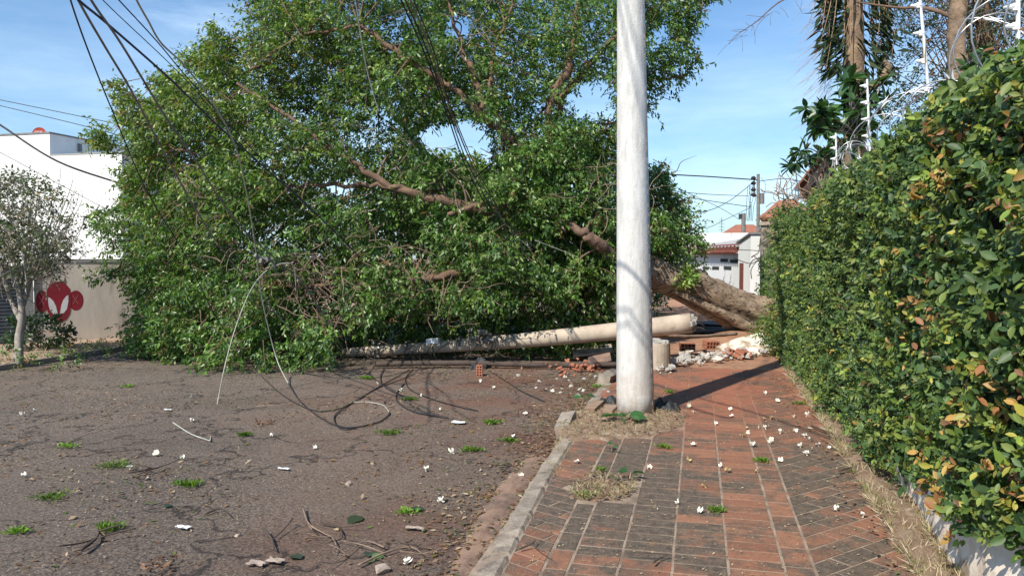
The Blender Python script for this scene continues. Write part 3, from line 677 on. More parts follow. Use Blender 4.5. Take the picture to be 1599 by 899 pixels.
# small grey tree on the far pavement
def small_tree():
    b = G(29, 567, -.05); t = empty('young_tree', b, 'slender grey street tree with thin olive crown by the dark gate', 'tree')
    d0 = float(proj(b)[2])
    limbs = [[(29, 570, .075), (30, 530, .06), (34, 490, .05), (30, 455, .04), (22, 430, .03)],
             [(32, 500, .04), (18, 470, .035), (8, 440, .03), (0, 410, .02), (-20, 360, .01)],
             [(33, 485, .04), (45, 450, .03), (52, 420, .025), (70, 380, .015), (85, 330, .008)],
             [(24, 435, .025), (20, 390, .02), (15, 340, .012), (10, 290, .006)], [(50, 425, .02), (80, 400, .014), (110, 370, .006)], [(30, 455, .025), (40, 400, .018), (45, 340, .01), (55, 300, .005)]]
    for i, L in enumerate(limbs):
        P_ = [W(x, y, d0 + (.12 * i if j else 0)) for j, (x, y, r) in enumerate(L)]
        MB().tube(spline(P_, 6), lerp_r([r for *_, r in L], 6), 10, lump=.15, seed=i).build('trunk' if i == 0 else 'branch', M['greybark'], t, smooth=True)
    pts = []
    while len(pts) < 1450:
        x = rng.uniform(-110, 128); y = rng.uniform(268, 470); dd = rng.uniform(-1.0, 1.0)
        e = ((x - 12) / 112) ** 2 + ((y - 365) / 95) ** 2 + (dd / 1.05) ** 2
        q = W(x, y, d0 + .2 + dd)
        if e < 1 and mnoise.noise(Vector(q * 2.0)) > rng.uniform(-.5, .45) and not (y > 440 and x > 60): pts.append(q)
    b_ = np.array(pts); A = unit(rand_unit(len(b_)) * .8 + np.array((0, 0, .35)))
    P, D, N, idx = sprays(b_, A, .22, 8, droop=.2)
    pal = np.array([(.11, .13, .065), (.15, .165, .09), (.08, .10, .05), (.17, .15, .10), (.10, .14, .06)])
    leafset('foliage', P, D, N, rng.uniform(.045, .075, len(P)), green(0, .03, idx, 1, pal), M['leaf'], t)
    s = MB()
    for q, a in zip(b_[::3], A[::3]): s.tube([q - a * .25 - np.array((0, 0, .1)), q + a * .2], [.006, .002], 4, cap=False)
    for k in range(26):
        q = W(random.uniform(30, 135), random.uniform(275, 420), d0 + random.uniform(-.5, .5)); o_ = W(40, 430, d0)
        s.tube(spline([o_, (o_ + q) / 2 - np.array((0, 0, .15)), q, q + np.array((random.gauss(0, .1), 0, .25))], 4), lerp_r([.012, .008, .005, .002], 4), 4, cap=False)
    s.build('twigs', M['greybark'], t, smooth=True)
small_tree()
c = G(62, 547, -.05)
DK = np.array([(.03, .07, .025), (.045, .09, .03), (.025, .055, .03)])
bush('shrub', 'dark green shrub growing against the wall below the red painted face', 'shrub', (c[0] - .1, c[1] + .1, .20), (.42, .4, .26), 130, .10, 1, 8, DK)
for x, y, lab in ((140, 557, 'small green weed on far verge below the painted wall'), (20, 572, 'low weeds around the foot of the slender grey tree'), (90, 572, 'dry brownish weeds on far verge beside the slender tree')):
    c = G(x, y, -.05); bush('weed', lab, 'weed', (c[0], c[1], .07), (.40, .25, .11), 32, .05, 1, 7, brown=.08, stems=0, L=.12)

# ------------------------------------------------------------------ left side: wall, gate, white house
def box_obj(name, x0, x1, y0, y1, z0, z1, m, parent=None):
    return MB().box(((x0 + x1) / 2, (y0 + y1) / 2, (z0 + z1) / 2), (abs(x1 - x0), abs(y1 - y0), z1 - z0)).build(name, m, parent)
WO = np.array((-12.40, 12.15)); WD = unit(np.array((.66, .75))); WN = np.array((WD[1], -WD[0]))
def wq(s_, off=0.0, z=0.0): p = WO + WD * s_ + WN * off; return (p[0], p[1], z)
def wslab(name, s0, s1, o0, o1, z0, z1, m, parent=None):
    return MB().prism([wq(s0, o0)[:2], wq(s0, o1)[:2], wq(s1, o1)[:2], wq(s1, o0)[:2]][::-1], z0, z1).build(name, m, parent)
t = empty('painted_wall', (*WO, -.05), 'stained beige wall painted with a red horned face', 'wall')
wslab('wall', 0, 3.1, -.18, 0, -.2, 1.52, M['beigewall'], t)
wslab('coping', -.02, 3.12, -.2, .02, 1.523, 1.57, M['coping'], t)
def on_wall(px, py, off):
    v = FW + (px - CX) / FPX * RT + (CY - py) / FPX * UP; k = ((WO + WN * off) @ WN) / (v[:2] @ WN); return tuple(CAM + v * k)
def wall_paint(name, pts, off, m):
    mb = MB(); n = len(pts); q = [on_wall(*p, off) for p in pts]; nn = np.array((*WN, 0)) * .002
    mb.add(q + [tuple(np.array(a) - nn) for a in q], [tuple(range(n)), tuple(reversed(range(n, 2 * n)))] + [(i, i + n, (i + 1) % n + n, (i + 1) % n) for i in range(n)])
    return mb
def ell(cx, cy, a, b, n=28): return [(cx + a * math.cos(2 * math.pi * i / n), cy + b * math.sin(2 * math.pi * i / n)) for i in range(n)]
s_ = 240 / 1079.; T_ = lambda pts: [(20 + x * s_, 400 + y * s_) for x, y in pts]
em = None
def paint(name, pts, off, m):
    global em
    o = wall_paint(name, pts, off, m).build('painted_face' if em is None else name, m)
    if em is None: em = o; setparent(o, t)
    else: o.parent = em
paint('painted_head', T_([(232, 250), (250, 215), (285, 185), (325, 176), (365, 188), (398, 225), (411, 270), (411, 330), (402, 400), (375, 445), (330, 470), (290, 455), (258, 420), (236, 370), (230, 310)]), .006, M['paintred'])
for p in (ell(205, 318, 44, 80), ell(443, 310, 52, 70)): paint('painted_ear', T_(p), .003, M['paintred'])
paint('painted_eye', T_([(247, 288), (262, 292), (285, 315), (303, 350), (315, 400), (290, 408), (268, 392), (252, 350)]), .009, M['paintwhite'])
paint('painted_eye', T_([(390, 272), (375, 280), (355, 305), (340, 345), (332, 402), (358, 398), (380, 370), (390, 320)]), .009, M['paintwhite'])
for p in ([(255, 205), (268, 155), (288, 190), (275, 205)], [(352, 185), (366, 143), (378, 190), (366, 192)]): paint('painted_horn', T_(p), .004, M['painthorn'])
paint('painted_mouth', T_([(300, 432), (325, 440), (352, 430), (330, 446)]), .009, M['paintpink'])
for cx, cy in ((203, 310), (440, 305)):
    for s2 in (-1, 1): paint('painted_cross', T_([(cx - 22, cy - 30 * s2), (cx - 17, cy - 32 * s2), (cx + 22, cy + 30 * s2), (cx + 17, cy + 32 * s2)]), .006, M['paintpink'])
t = empty('metal_gate', (*wq(-1.5)[:2], -.05), 'dark corrugated metal gate behind the slender grey tree', 'gate')
mb = MB()
for k in range(22): mb.prism([wq(-3, .03)[:2], wq(-3, 0)[:2], wq(-.15, 0)[:2], wq(-.15, .03)[:2]][::-1], .0 + k * .066, .045 + k * .066)
mb.build('slat_panel', M['gate'], t)
wslab('post', -.14, -.02, -.1, .05, -.2, 1.6, M['coping'], t); wslab('backing', -3, -.15, -.04, -.01, -.1, 1.44, M['gate'], t)

t = empty('white_house', (-24, 24.4, -.1), 'white flat roofed two storey house behind the painted wall', 'house')
v = FW + (83 - CX) / FPX * RT; kx = -24 / v[0]; y0 = v[1] * kx
zA = W(83, 210, kx)[2]; zB = W(83, 244, kx)[2]
wA = MB().box((-25.25, y0 + 3.6, zA / 2 - .1), (2.5, 7.2, zA + .2)).build('upper_block', M['housewhite'], t)
xl = -26.5; 
MB().box((-22.4, y0 + 3.6, zB / 2 - .1), (3.2, 7.2, zB + .2)).build('front_block', M['housewhite'], t)
MB().box((-25.25, y0 + 3.6, zA + .03), (2.56, 7.26, .06)).build('coping', M['coping'], t); MB().box((-22.4, y0 + 3.6, zB + .02), (3.22, 7.24, .04)).build('coping', M['sheetroof'], t)
MB().box((-28.6, y0 + 5.2, 1.9), (4.1, 6, 4.2)).build('side_block', M['housewhite'], t)
MB().box((-24.0 + .05, y0 + 1.4, zA - .35), (.12, .12, .3)).build('vent_pipe', M['coping'], t)
# red satellite dish on the roof, edge-on, with its lettering
dc = W(63, 209, kx + .9); t = empty('satellite_dish', (dc[0], dc[1], zA), 'faded red satellite dish on top of the white house', 'dish')
mb = MB(); rings = 7; vs = [tuple(dc + np.array((0, 0, -.02)))]; nseg = 28
for r in range(1, rings):
    for k in range(nseg):
        th = 2 * math.pi * k / nseg; q = r / (rings - 1)
        vs.append((dc[0] + math.cos(th) * q * .33, dc[1] - .07 * (q * q), dc[2] + math.sin(th) * q * .24))
fs = [(0, 1 + k, 1 + (k + 1) % nseg) for k in range(nseg)] + [(1 + r * nseg + k, 1 + (r + 1) * nseg + k, 1 + (r + 1) * nseg + (k + 1) % nseg, 1 + r * nseg + (k + 1) % nseg) for r in range(rings - 2) for k in range(nseg)]
mb.add(vs, fs); mb.add([(x, y + .015, z) for x, y, z in vs], [tuple(reversed(f)) for f in fs]); mb.build('dish', M['signred'], t, smooth=True)
MB().tube([dc + np.array((0, .02, 0)), dc + np.array((0, .1, -.12)), dc + np.array((0, .1, -.5))], .02, 8).build('mount', M['coping'], t)
cu = bpy.data.curves.new('lettering', 'FONT'); cu.body = "SKY"; cu.size = .21; cu.align_x = 'CENTER'; cu.align_y = 'CENTER'; cu.extrude = .004
fo = bpy.data.objects.new('lettering', cu); col.objects.link(fo); fo.location = (dc[0], dc[1] - .09, dc[2] + .02); fo.rotation_euler = (R(90), 0, 0)
dg = bpy.context.evaluated_depsgraph_get(); lm = bpy.data.meshes.new_from_object(fo.evaluated_get(dg)); bpy.data.objects.remove(fo)
lo = bpy.data.objects.new('lettering', lm); col.objects.link(lo); lm.materials.clear(); lm.materials.append(M['paintwhite']); lo.location = (dc[0], dc[1] - .09, dc[2] + .02); lo.rotation_euler = (R(90), 0, 0)
lo.parent = t; lo.matrix_parent_inverse = Matrix.Translation(t.location).inverted()

# ------------------------------------------------------------------ right side: boundary wall with climbing hedge
HX, HY0, HY1, HTOP = 1.30, 1.2, 12.9, 2.50
def htop(y): return float(np.interp(y, [1, 3, 5, 8, 13], [2.38, 2.38, 2.36, 2.24, 2.08]))
t = empty('boundary_wall', (1.5, 7, 0), 'peeling whitewashed wall base showing under the leafy hedge', 'wall')
mb = MB(); nyy = 120; prof = [(-.1), .05, .12, .2, .28, .36, .5, 1.2, 2.05]
vs = []
for j in range(nyy + 1):
    y = 1 + (HY1 - 1) * j / nyy
    for z in prof: vs.append((1.40 + .03 * mnoise.noise(Vector((y * 3, z * 5, 1))) + .012 * mnoise.noise(Vector((y * 12, z * 14, 1))) - float(np.interp(z, [-.1, .05, .2, .36, .5], [.13, .12, .10, .06, 0])) * float(np.interp(y, [4.2, 6.2], [1, .1])), y, z))
    vs.append((1.60, y, 2.05)); vs.append((1.60, y, -.1))
k = len(prof) + 2
mb.add(vs, [(j * k + i, j * k + i + 1, (j + 1) * k + i + 1, (j + 1) * k + i) for j in range(nyy) for i in range(k - 1)]).build('wall', M['sidewhite'], t)
def hbase(y): return float(np.interp(y, [2, 3.2, 4.6, 5.6, 7, 13], [.42, .36, .22, .10, .02, 0]))
hedge = empty('climbing_hedge', (HX, 7, 0), 'dense climbing hedge with orange-tipped leaves covering the wall beside the pavement', 'hedge')
def hsurf(y, z):
    b = .09 * mnoise.noise(Vector((y * .9, z * 1.1, 4))) + .07 * mnoise.noise(Vector((y * 2.6, z * 2.8, 9)))
    return HX - .10 * np.clip((z - .5) / 1.5, 0, 1) + b
# backing for the stems behind the leaves, inner shade put into its colour
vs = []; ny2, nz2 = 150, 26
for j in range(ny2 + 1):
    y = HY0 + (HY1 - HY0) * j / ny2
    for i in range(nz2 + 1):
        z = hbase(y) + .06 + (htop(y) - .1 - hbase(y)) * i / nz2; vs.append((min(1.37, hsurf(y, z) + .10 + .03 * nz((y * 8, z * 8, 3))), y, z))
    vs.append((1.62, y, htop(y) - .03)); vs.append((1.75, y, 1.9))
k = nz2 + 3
MB().add(vs, [(j * k + i, j * k + i + 1, (j + 1) * k + i + 1, (j + 1) * k + i) for j in range(ny2) for i in range(k - 1)]).build('stems', M['stem_shade'], hedge)
HP = np.array([(.066, .125, .032), (.100, .165, .038), (.046, .092, .030), (.145, .200, .046), (.075, .130, .048), (.18, .23, .052)])
HY = np.array([(.22, .29, .05), (.33, .31, .06), (.17, .26, .05)]); HO = np.array([(.40, .24, .07), (.44, .30, .09), (.30, .14, .06)])
def hedge_leaves(name, ya, yb, dens, size, k, tpl, top=True):
    n = int((yb - ya) * 2.45 * dens); y = rng.uniform(ya, yb, n); z = rng.uniform(0, 1, n)
    hb = np.array([hbase(v) for v in y]); ht = np.array([htop(v) for v in y]); z = hb + (ht + .03 - hb) * z
    z = np.where(rng.random(n) < .04, z - rng.uniform(0, .1, n), z)
    x = np.array([hsurf(a, b) for a, b in zip(y, z)]) + rng.uniform(-.03, .12, n)
    A = unit(np.stack([-.8 + .5 * rng.normal(size=n), .5 * rng.normal(size=n) - .05, .35 + .55 * rng.normal(size=n)], -1))
    b = np.stack([x, y, z], -1)
    if top:
        m = int((yb - ya) * .5 * dens); yt = rng.uniform(ya, yb, m); xt = rng.uniform(HX - .08, 1.75, m)
        zt = np.array([htop(u) + .05 * mnoise.noise(Vector((u * 2, v * 3, 0))) + .06 * mnoise.noise(Vector((u * 7, v * 6, 0))) for u, v in zip(yt, xt)]) - rng.uniform(0, .1, m)
        b = np.concatenate([b, np.stack([xt, yt, zt], -1)]); A = np.concatenate([A, unit(np.stack([rng.normal(size=m) * .5 - .2, rng.normal(size=m) * .5, .6 + .4 * rng.random(m)], -1))])
    M_ = len(b); P, D, N, idx = sprays(b, A, size * 1.9, k, droop=.08, spread=.85)
    N = unit(rand_unit(len(P)) * .75 + np.array((-.70, -.60, .50)))
    kind = rng.random(M_); tip = np.tile(np.linspace(0, 1, k), M_)
    young = np.array([mnoise.noise(Vector((q[1] * 1.7, q[2] * 1.7, 8))) for q in b])
    kind = kind - young * .40 + np.clip((b[:, 1] - 5) / 10, -.05, .14)
    C = HP[rng.integers(0, len(HP), M_)][idx]
    yl = (kind[idx] < .19) & (tip > .3); ol = (kind[idx] < .045) & (tip > .45)
    C[yl] = HY[rng.integers(0, 3, yl.sum())]; C[ol] = HO[rng.integers(0, 3, ol.sum())]
    dead = rng.random(len(C)) < .012; C[dead] = (.18, .09, .05)
    C = C * rng.uniform(.7, 1.3, (len(C), 1))
    leafset(name, P, D, N, np.clip(rng.lognormal(-.08, .28, len(P)), .4, 1.6) * size, C, M['hedge'], hedge, tpl, smooth=(tpl is LEAF11))
hedge_leaves('foliage', HY0, 5.6, 420, .047, 7, LEAF11)
hedge_leaves('foliage', 5.6, HY1, 360, .044, 7, LEAF5)
# rough vine clump at the far end of the hedge, set back
def vine(name, label, y0, y1, x0, zt, nsp, size, pal=HP, gain=1.0):
    t = empty(name, (x0, (y0 + y1) / 2, 0), label, 'vine')
    y = rng.uniform(y0, y1, nsp); z = rng.uniform(0, zt, nsp); bul = np.array([.16 * mnoise.noise(Vector((a * 1.6, b * 2.2, 2))) for a, b in zip(y, z)])
    b = np.stack([x0 + bul + rng.uniform(-.05, .25, nsp) - .25 * np.exp(-((z - .35) / .3) ** 2), y, z], -1)
    P, D, N, idx = sprays(b, unit(rand_unit(nsp) + np.array((-.4, -.3, .1))), .2, 8)
    leafset('foliage', P, D, N, rng.uniform(.7, 1.2, len(P)) * size, green(0, .05, idx, gain, pal), M['hedge'], t)
    box_obj('stems', x0 + .14, x0 + .3, y0 + .1, y1, 0, zt - .12, M['stem_shade'], t)  # solid core, coloured dark as the shade inside the vines
    return t
vine('vine', 'dark shaded vine clump between the hedge end and the fallen trunk', 12.9, 14.6, 1.36, 2.35, 1500, .06)
vine('vine', 'ragged vines hanging on the old mossy wall beyond the hedge', 16.4, 17.6, 1.42, 1.7, 500, .07, GREENS)

t = empty('old_wall', (1.5, 18, 0), 'mossy old wall end standing behind the root of the fallen tree', 'wall')
box_obj('wall', 1.40, 1.62, 15.2, 18.6, -.1, 1.35, M['mosswall'], t); box_obj('pier', 1.38, 1.62, 18.6, 18.9, -.1, 2.34, M['mosswall'], t)
box_obj('pier_cap', 1.33, 1.67, 18.55, 18.95, 2.34, 2.42, M['mosswall'], t)

# fallen white wall slab, leaning on the heaved soil by the root
def slab():
    q = [W(1118, 541, 12.75), W(1150, 528, 12.95), W(1203, 515, 13.2), W(1218, 547, 12.7), W(1185, 554, 12.55), W(1140, 551, 12.6)]
    c = sum(q) / 6; nrm = unit(np.cross(q[2] - q[0], q[3] - q[0])); nrm = nrm if nrm[2] > 0 else -nrm
    t = empty('fallen_wall_slab', (c[0], c[1], 0), 'white rendered slab of broken wall leaning at the tree root', 'wall slab')
    n = 6; q = [c + (a - c) for a in q]
    MB().add([tuple(a) for a in q] + [tuple(a - nrm * .12) for a in q], [tuple(range(n)), tuple(reversed(range(n, 2 * n)))] + [(i, i + n, (i + 1) % n + n, (i + 1) % n) for i in range(n)]).build('slab', M['sidewhite'], t)
slab()

# ------------------------------------------------------------------ rubble
def chunk_mesh(name, s, m, seed, n=14, flat=.7):
    import bmesh
    bm = bmesh.new(); r = random.Random(seed)
    for k in range(n):
        v = Vector((r.gauss(0, 1), r.gauss(0, 1), r.gauss(0, 1))).normalized() * r.uniform(.75, 1); bm.verts.new((v.x * s, v.y * s * r.uniform(.7, 1), v.z * s * flat))
    res = bmesh.ops.convex_hull(bm, input=bm.verts); 
    bmesh.ops.delete(bm, geom=[g for g in res['geom_interior'] if isinstance(g, bmesh.types.BMVert)], context='VERTS')
    me = bpy.data.meshes.new(name); bm.to_mesh(me); bm.free(); me.materials.append(m); return me
CH = [chunk_mesh('chunk', 1, M['chunk'], i) for i in range(7)] + [chunk_mesh('chunk', 1, M['sidewhite'], 20 + i, flat=.4) for i in range(2)]
def put(me, name, loc, sc_, label, cat, group=None, rot=None):
    o = bpy.data.objects.new(name, me); col.objects.link(o); o.location = tuple(loc); o.scale = (sc_,) * 3 if not hasattr(sc_, '__len__') else sc_
    o.rotation_euler = rot or (random.uniform(-.5, .5), random.uniform(-.5, .5), random.random() * 6.3)
    return tag(o, label, cat, group)
for k in range(230):
    px = random.uniform(1024, 1205); f = (px - 1024) / 181; yc = 576 - 20 * f; py = yc - abs(random.gauss(0, 9)) + random.uniform(-3, 4)
    if px < 1050 and py < 572: py = random.uniform(575, 585)
    s = random.choice((.025, .03, .035, .045, .055, .07, .10)) * random.uniform(.8, 1.15); g = G(px, py)
    put(random.choice(CH[:7]) if random.random() < .85 else random.choice(CH[7:]), 'concrete_chunk', (g[0], g[1], s * .45 + random.uniform(0, .07)), s,
        ('pale broken concrete chunk heaped right beside the pole stump', 'pale broken concrete chunk in the middle of the heap below the hollow bricks', 'pale broken concrete chunk in front of the fallen white slab')[min(2, int(f * 3))], 'rubble chunk', 'concrete chunks in the rubble heap')
for k in range(26):
    g = G(random.gauss(905, 45), random.gauss(600, 14)); s = random.uniform(.015, .04)
    put(CH[k % 7], 'concrete_chunk', (g[0], g[1], .01), s, 'small pale concrete crumb on the kerb left of the standing pole', 'rubble chunk', 'crumbs by the kerb')
def hollow_brick(loc, rot, sc_, label, grp=None):
    t = empty('hollow_brick', loc, label, 'brick', grp); t.rotation_euler = rot
    mb = MB(); w, d, h = .28 * sc_, .19 * sc_, .14 * sc_; nx, nzc = 4, 2; wt = .016
    for i in range(nx + 1): mb.box((-w / 2 + w * i / nx, 0, 0), (wt, d, h))
    for j in range(nzc + 1): mb.box((0, 0, -h / 2 + h * j / nzc), (w + wt, d - .004, wt))
    mb.box((0, d * .35, 0), (w * .96, .01, h * .96))
    o = mb.build('body', M['brickred']); o.parent = t
    return t
hollow_brick(G(1073, 553) + np.array((0, 0, .12)), (0, 0, .2), .8, 'hollow clay brick facing out above the concrete rubble')
hollow_brick(G(1110, 551) + np.array((0, 0, .14)), (.1, .05, .5), .8, 'hollow clay brick at the near tip of the white slab')
hollow_brick(G(1160, 560) + np.array((0, 0, .07)), (.3, .1, 1.0), .8, 'broken hollow clay brick under the white slab')
hollow_brick(G(1146, 558) + np.array((0, 0, .06)), (-.2, .3, .1), .7, 'tilted hollow clay brick beside the concrete chunks')
hb = hollow_brick(G(749, 587, ROADZ) + np.array((0, 0, .08)), (0, 1.57, .15), .55, 'lone orange hollow brick standing on the road by dark plastic')
BR = [chunk_mesh('brick_piece', 1, M['brickred'], 40 + i, flat=.6) for i in range(4)]
for k in range(75):
    g = G(random.gauss(900, 22), random.gauss(577, 5), ROADZ); g[2] += random.uniform(.02, .10)
    put(BR[k % 4], 'brick_piece', g, random.uniform(.02, .065), 'broken orange brick piece in the heap beside the tilted board', 'brick piece', 'heap of broken bricks on the road')
for k in range(18):
    g = G(random.uniform(1090, 1180), random.uniform(552, 562)); g[2] += random.uniform(.03, .1)
    put(BR[k % 4], 'brick_piece', g, random.uniform(.04, .08), 'broken clay brick piece along the front of the white slab', 'brick piece', 'broken bricks below the white slab')
def plank(px, py, size, rot, label, m='wood', z=0.0, dz=.03, nm='board'):
    g = G(px, py, z); mb = MB(); mb.box((0, 0, 0), size, None, .006); o = mb.build(nm, M[m]); o.location = (g[0], g[1], z + dz); o.rotation_euler = rot; return tag(o, label, nm)
plank(936, 574, (.36, .30, .03), (.25, -.25, .1), 'pale crumbling board tilted on the brick heap', 'gutter', ROADZ, .14)
plank(925, 563, (.65, .25, .04), (.35, -.12, .2), 'grey board leaning behind the pale crumbling board', 'kerb', ROADZ, .17)
plank(953, 593, (.16, .55, .14), (0, .2, -.2), 'grey broken kerb stone leaning left of the standing pole', 'kerb', 0, .03, 'kerb_stone')
plank(928, 641, (.115, .42, .045), (.03, .05, -.12), 'worn plank lying left of the pole base', 'wood', 0, .045, 'plank')
plank(953, 646, (.10, .30, .04), (.02, .0, -.12), 'short plank touching the foot of the standing pole', 'wood', 0, .045, 'plank')
plank(884, 660, (.14, .46, .13), (.10, -.15, .0), 'loose tilted kerb stone with a dark broken end', 'kerb', 0, -.02, 'kerb_stone')
# dark timber on the road, full width under the tree
a, b = G(585, 574, ROADZ), G(968, 577, ROADZ); a[2] += .06; b[2] += .08
o = MB().tube(spline([a, (a * 2 + b) / 3 + np.array((0, 0, .02)), (a + b * 2) / 3 - np.array((0, 0, .01)), b], 8), .04, 10, lump=.15).build('timber_crossarm', M['darkwood'], smooth=True)
tag(o, 'long dark timber lying on the road below the fallen pole', 'timber')
a, b = W(1022, 524, 12.4), W(1150, 521, 13.6)
tag(MB().tube(spline([a, (a + b) / 2 - np.array((0, 0, .03)), b], 8), .03, 8, lump=.3).build('dead_branch', M['twig'], smooth=True), 'long grey dead branch lying behind the pole stump', 'branch')
# dark slabs standing in for the shaded road beyond, below the trunk
t = MB()
for k in range(9):
    c = W(1100 + 12 * (k % 4), 508 + 5 * (k // 3), 16.5 - k * .12); t.box(c, (1.1, .6, .05), Matrix.Rotation(.2 * math.sin(k * 2), 3, 'X') @ Matrix.Rotation(.4 * math.sin(k), 3, 'Z'), .03)
tag(t.build('shaded_road_slabs', M['coping']), kind='structure')

def plastic(c, w, d, h, label, seed):
    n = 22; vs = []
    for j in range(n):
        for i in range(n):
            u, v = i / (n - 1) * 2 - 1, j / (n - 1) * 2 - 1; r = max(0, 1 - u * u) ** .5 * max(0, 1 - v * v) ** .5
            z = h * r ** .8 * (.35 + 1.3 * abs(mnoise.noise(Vector((u * 1.5 + seed, v * 1.5, 0)))) )
            vs.append((c[0] + u * w * (1 + .25 * nz((u * 2, v * 2, seed))), c[1] + v * d * (1 + .25 * nz((v * 2, u * 2, seed + 5))), c[2] + max(0, z) + .004))
    o = MB().add(vs, [(j * n + i, j * n + i + 1, (j + 1) * n + i + 1, (j + 1) * n + i) for j in range(n - 1) for i in range(n - 1)]).build('plastic_sheet', M['plastic']); return tag(o, label, 'plastic sheet')
plastic(G(1038, 640), .15, .13, .13, 'crumpled black plastic sheet at the right of the pole base', 2)
plastic(G(948, 633), .12, .12, .10, 'crumpled black plastic sheet behind the planks', 5)
plastic(G(751, 574, ROADZ), (.13), .2, .15, 'dark plastic heap behind the lone orange brick on the road', 9)

# ------------------------------------------------------------------ broad-leaf weeds, grass tufts
def bigleaf_plant(px, py, leaves, label):
    c = G(px, py); t = empty('broadleaf_weed', c, label, 'weed')
    n = len(leaves); P = np.tile(c + np.array((0, 0, .05)), (n, 1)); D = []; S_ = []
    stm = MB()
    for i, (az, el, L, off) in enumerate(leaves):
        d = np.array((math.cos(az) * math.cos(el), math.sin(az) * math.cos(el), math.sin(el))); D.append(d); S_.append(L)
        P[i] = P[i] + np.array((math.cos(az), math.sin(az), .35)) * off; stm.tube([c, c + (P[i] - c) * .5 + np.array((0, 0, .02)), P[i]], .004, 5)
    tp = (LEAF11[0] * np.array((1, 1.6, 2.2)), LEAF11[1])
    leafset('leaves', P, np.array(D), unit(rand_unit(n) * .55 + np.array((-.1, -.2, 1))), np.array(S_) * .8, np.tile((.045, .12, .035), (n, 1)) * rng.uniform(.7, 1.3, (n, 1)), M['leaf'], t, tp, True)
    stm.build('stalk', M['limb'], t)
bigleaf_plant(972, 662, [(.2, .15, .22, .06), (2.6, .1, .2, .05), (1.2, .5, .13, .04), (-.6, .1, .13, .1), (3.3, .05, .15, .1), (-1.4, .0, .09, .06), (1.9, .7, .09, .03)], 'broad green leaves growing at the foot of the standing pole')
bigleaf_plant(984, 749, [(.3, .1, .11, .02), (2.8, .1, .10, .02), (-.8, .1, .06, .03)], 'small green weed at the right of the missing tiles')
bigleaf_plant(955, 706, [(2.1, .3, .11, .02), (.5, .1, .05, .02), (-.9, .1, .05, .03)], 'small upright seedling between dark tiles before the pole')
bigleaf_plant(912, 628, [(2.1, .1, .12, .02), (.5, .1, .13, .04), (3.2, .1, .12, .03), (-1, .1, .06, .03)], 'low grey-green weed behind the loose kerb stone')
def tuft(px, py, z, r, label, n=90, h=.05, gain=1.0, flat=.5, group=None, fine=True):
    n = n * 1.6; r = r * .9
    c = G(px, py, z); n = int(n)
    th = rng.uniform(0, 6.28, n); rr = r * (rng.random(n) ** .8) * (1 + .45 * np.sin(th * 3 + c[0] * 9)); n_ = n; P = np.stack([c[0] + np.cos(th) * rr, c[1] + np.sin(th) * rr * .8, z + .006 + rng.random(n) * .02], -1)
    D = unit(np.stack([np.cos(th) * .6 + rng.normal(size=n) * .4, np.sin(th) * .6 + rng.normal(size=n) * .4, flat + rng.random(n) * .5], -1))
    C_ = np.array([(.16, .30, .03), (.11, .24, .025), (.24, .36, .05)])[rng.integers(0, 3, n)] * rng.uniform(.5, 1.2, (n, 1)) * gain * .85
    o = leafset('grass_tuft', P, D, unit(rand_unit(n) + np.array((0, 0, .5))), rng.uniform(.4, 1.3, n) * h * .55, C_, M['hedge'], None, (LEAF5[0] * np.array((1, .75, 1)), LEAF5[1]))
    return tag(o, label, 'grass tuft', group)
TU = [(295, 760, .10, 1, 'round green weed tuft in the middle left of the road'), (180, 729, .16, 0, 'flattened yellow-green weeds beside a brown twig on the road'),
      (80, 779, .13, 0, 'low grass sprig near the left edge of the road'), (28, 833, .07, 2, 'pale yellow-green leaf rosette in the near left corner of the road'),
      (170, 828, .08, 1, 'green weed tuft beside the forked black stick'), (737, 705, .10, 1, 'bright green tuft close to the gutter right of the road'),
      (768, 662, .10, 1, 'green tuft on red dirt before the kerb'), (636, 802, .07, 2, 'small bright tuft beside a dark leaf on the near road'),
      (608, 678, .12, 0, 'dark flat grass sprig under the looped cable'), (381, 681, .07, 0, 'small green sprig right of the pale stick'),
      (640, 625, .10, 0, 'sparse yellow-green weeds inside the cable loops'), (200, 605, .08, 2, 'faint yellow-green weeds on the far left of the road'),
      (105, 699, .09, 2, 'faint pale weeds left on the mid road'), (795, 690, .08, 0, 'small weed at the edge of the red dirt'), (573, 592, .12, 1, 'weed tuft right of the crown on the road')]
for x, y, r, kd, lab in TU: tuft(x, y, ROADZ, r, lab, (140, 200, 70)[kd], (.055, .055, .06)[kd], (.8, 1, 1.35)[kd], (.25, .9, .2)[kd])
TU2 = [(1118, 800, .05, 'small dense green tuft in a joint of the near red bricks'), (1190, 722, .06, 'bright grass tuft between two white flowers on the narrow brick course'), (1036, 700, .06, 'green tuft on dark bricks below the pole'),
       (915, 777, .07, 'green fringe at the near edge of the missing tiles'), (938, 737, .03, 'tiny seedling just beyond the missing tiles'), (1250, 632, .10, 'grass patch by the hedge foot near the cable shadow'),
       (935, 605, .13, 'yellowish weeds on the pavement edge left of the standing pole'), (1045, 614, .07, 'yellow-green tuft right behind the standing pole'), (1412, 805, .06, 'green rosette in the dry grass under the hedge'), (1440, 830, .04, 'small green sprout in dry grass by the white wall base')]
for x, y, r, lab in TU2: tuft(x, y, .0, r, lab, 110, .045, 1, .5)
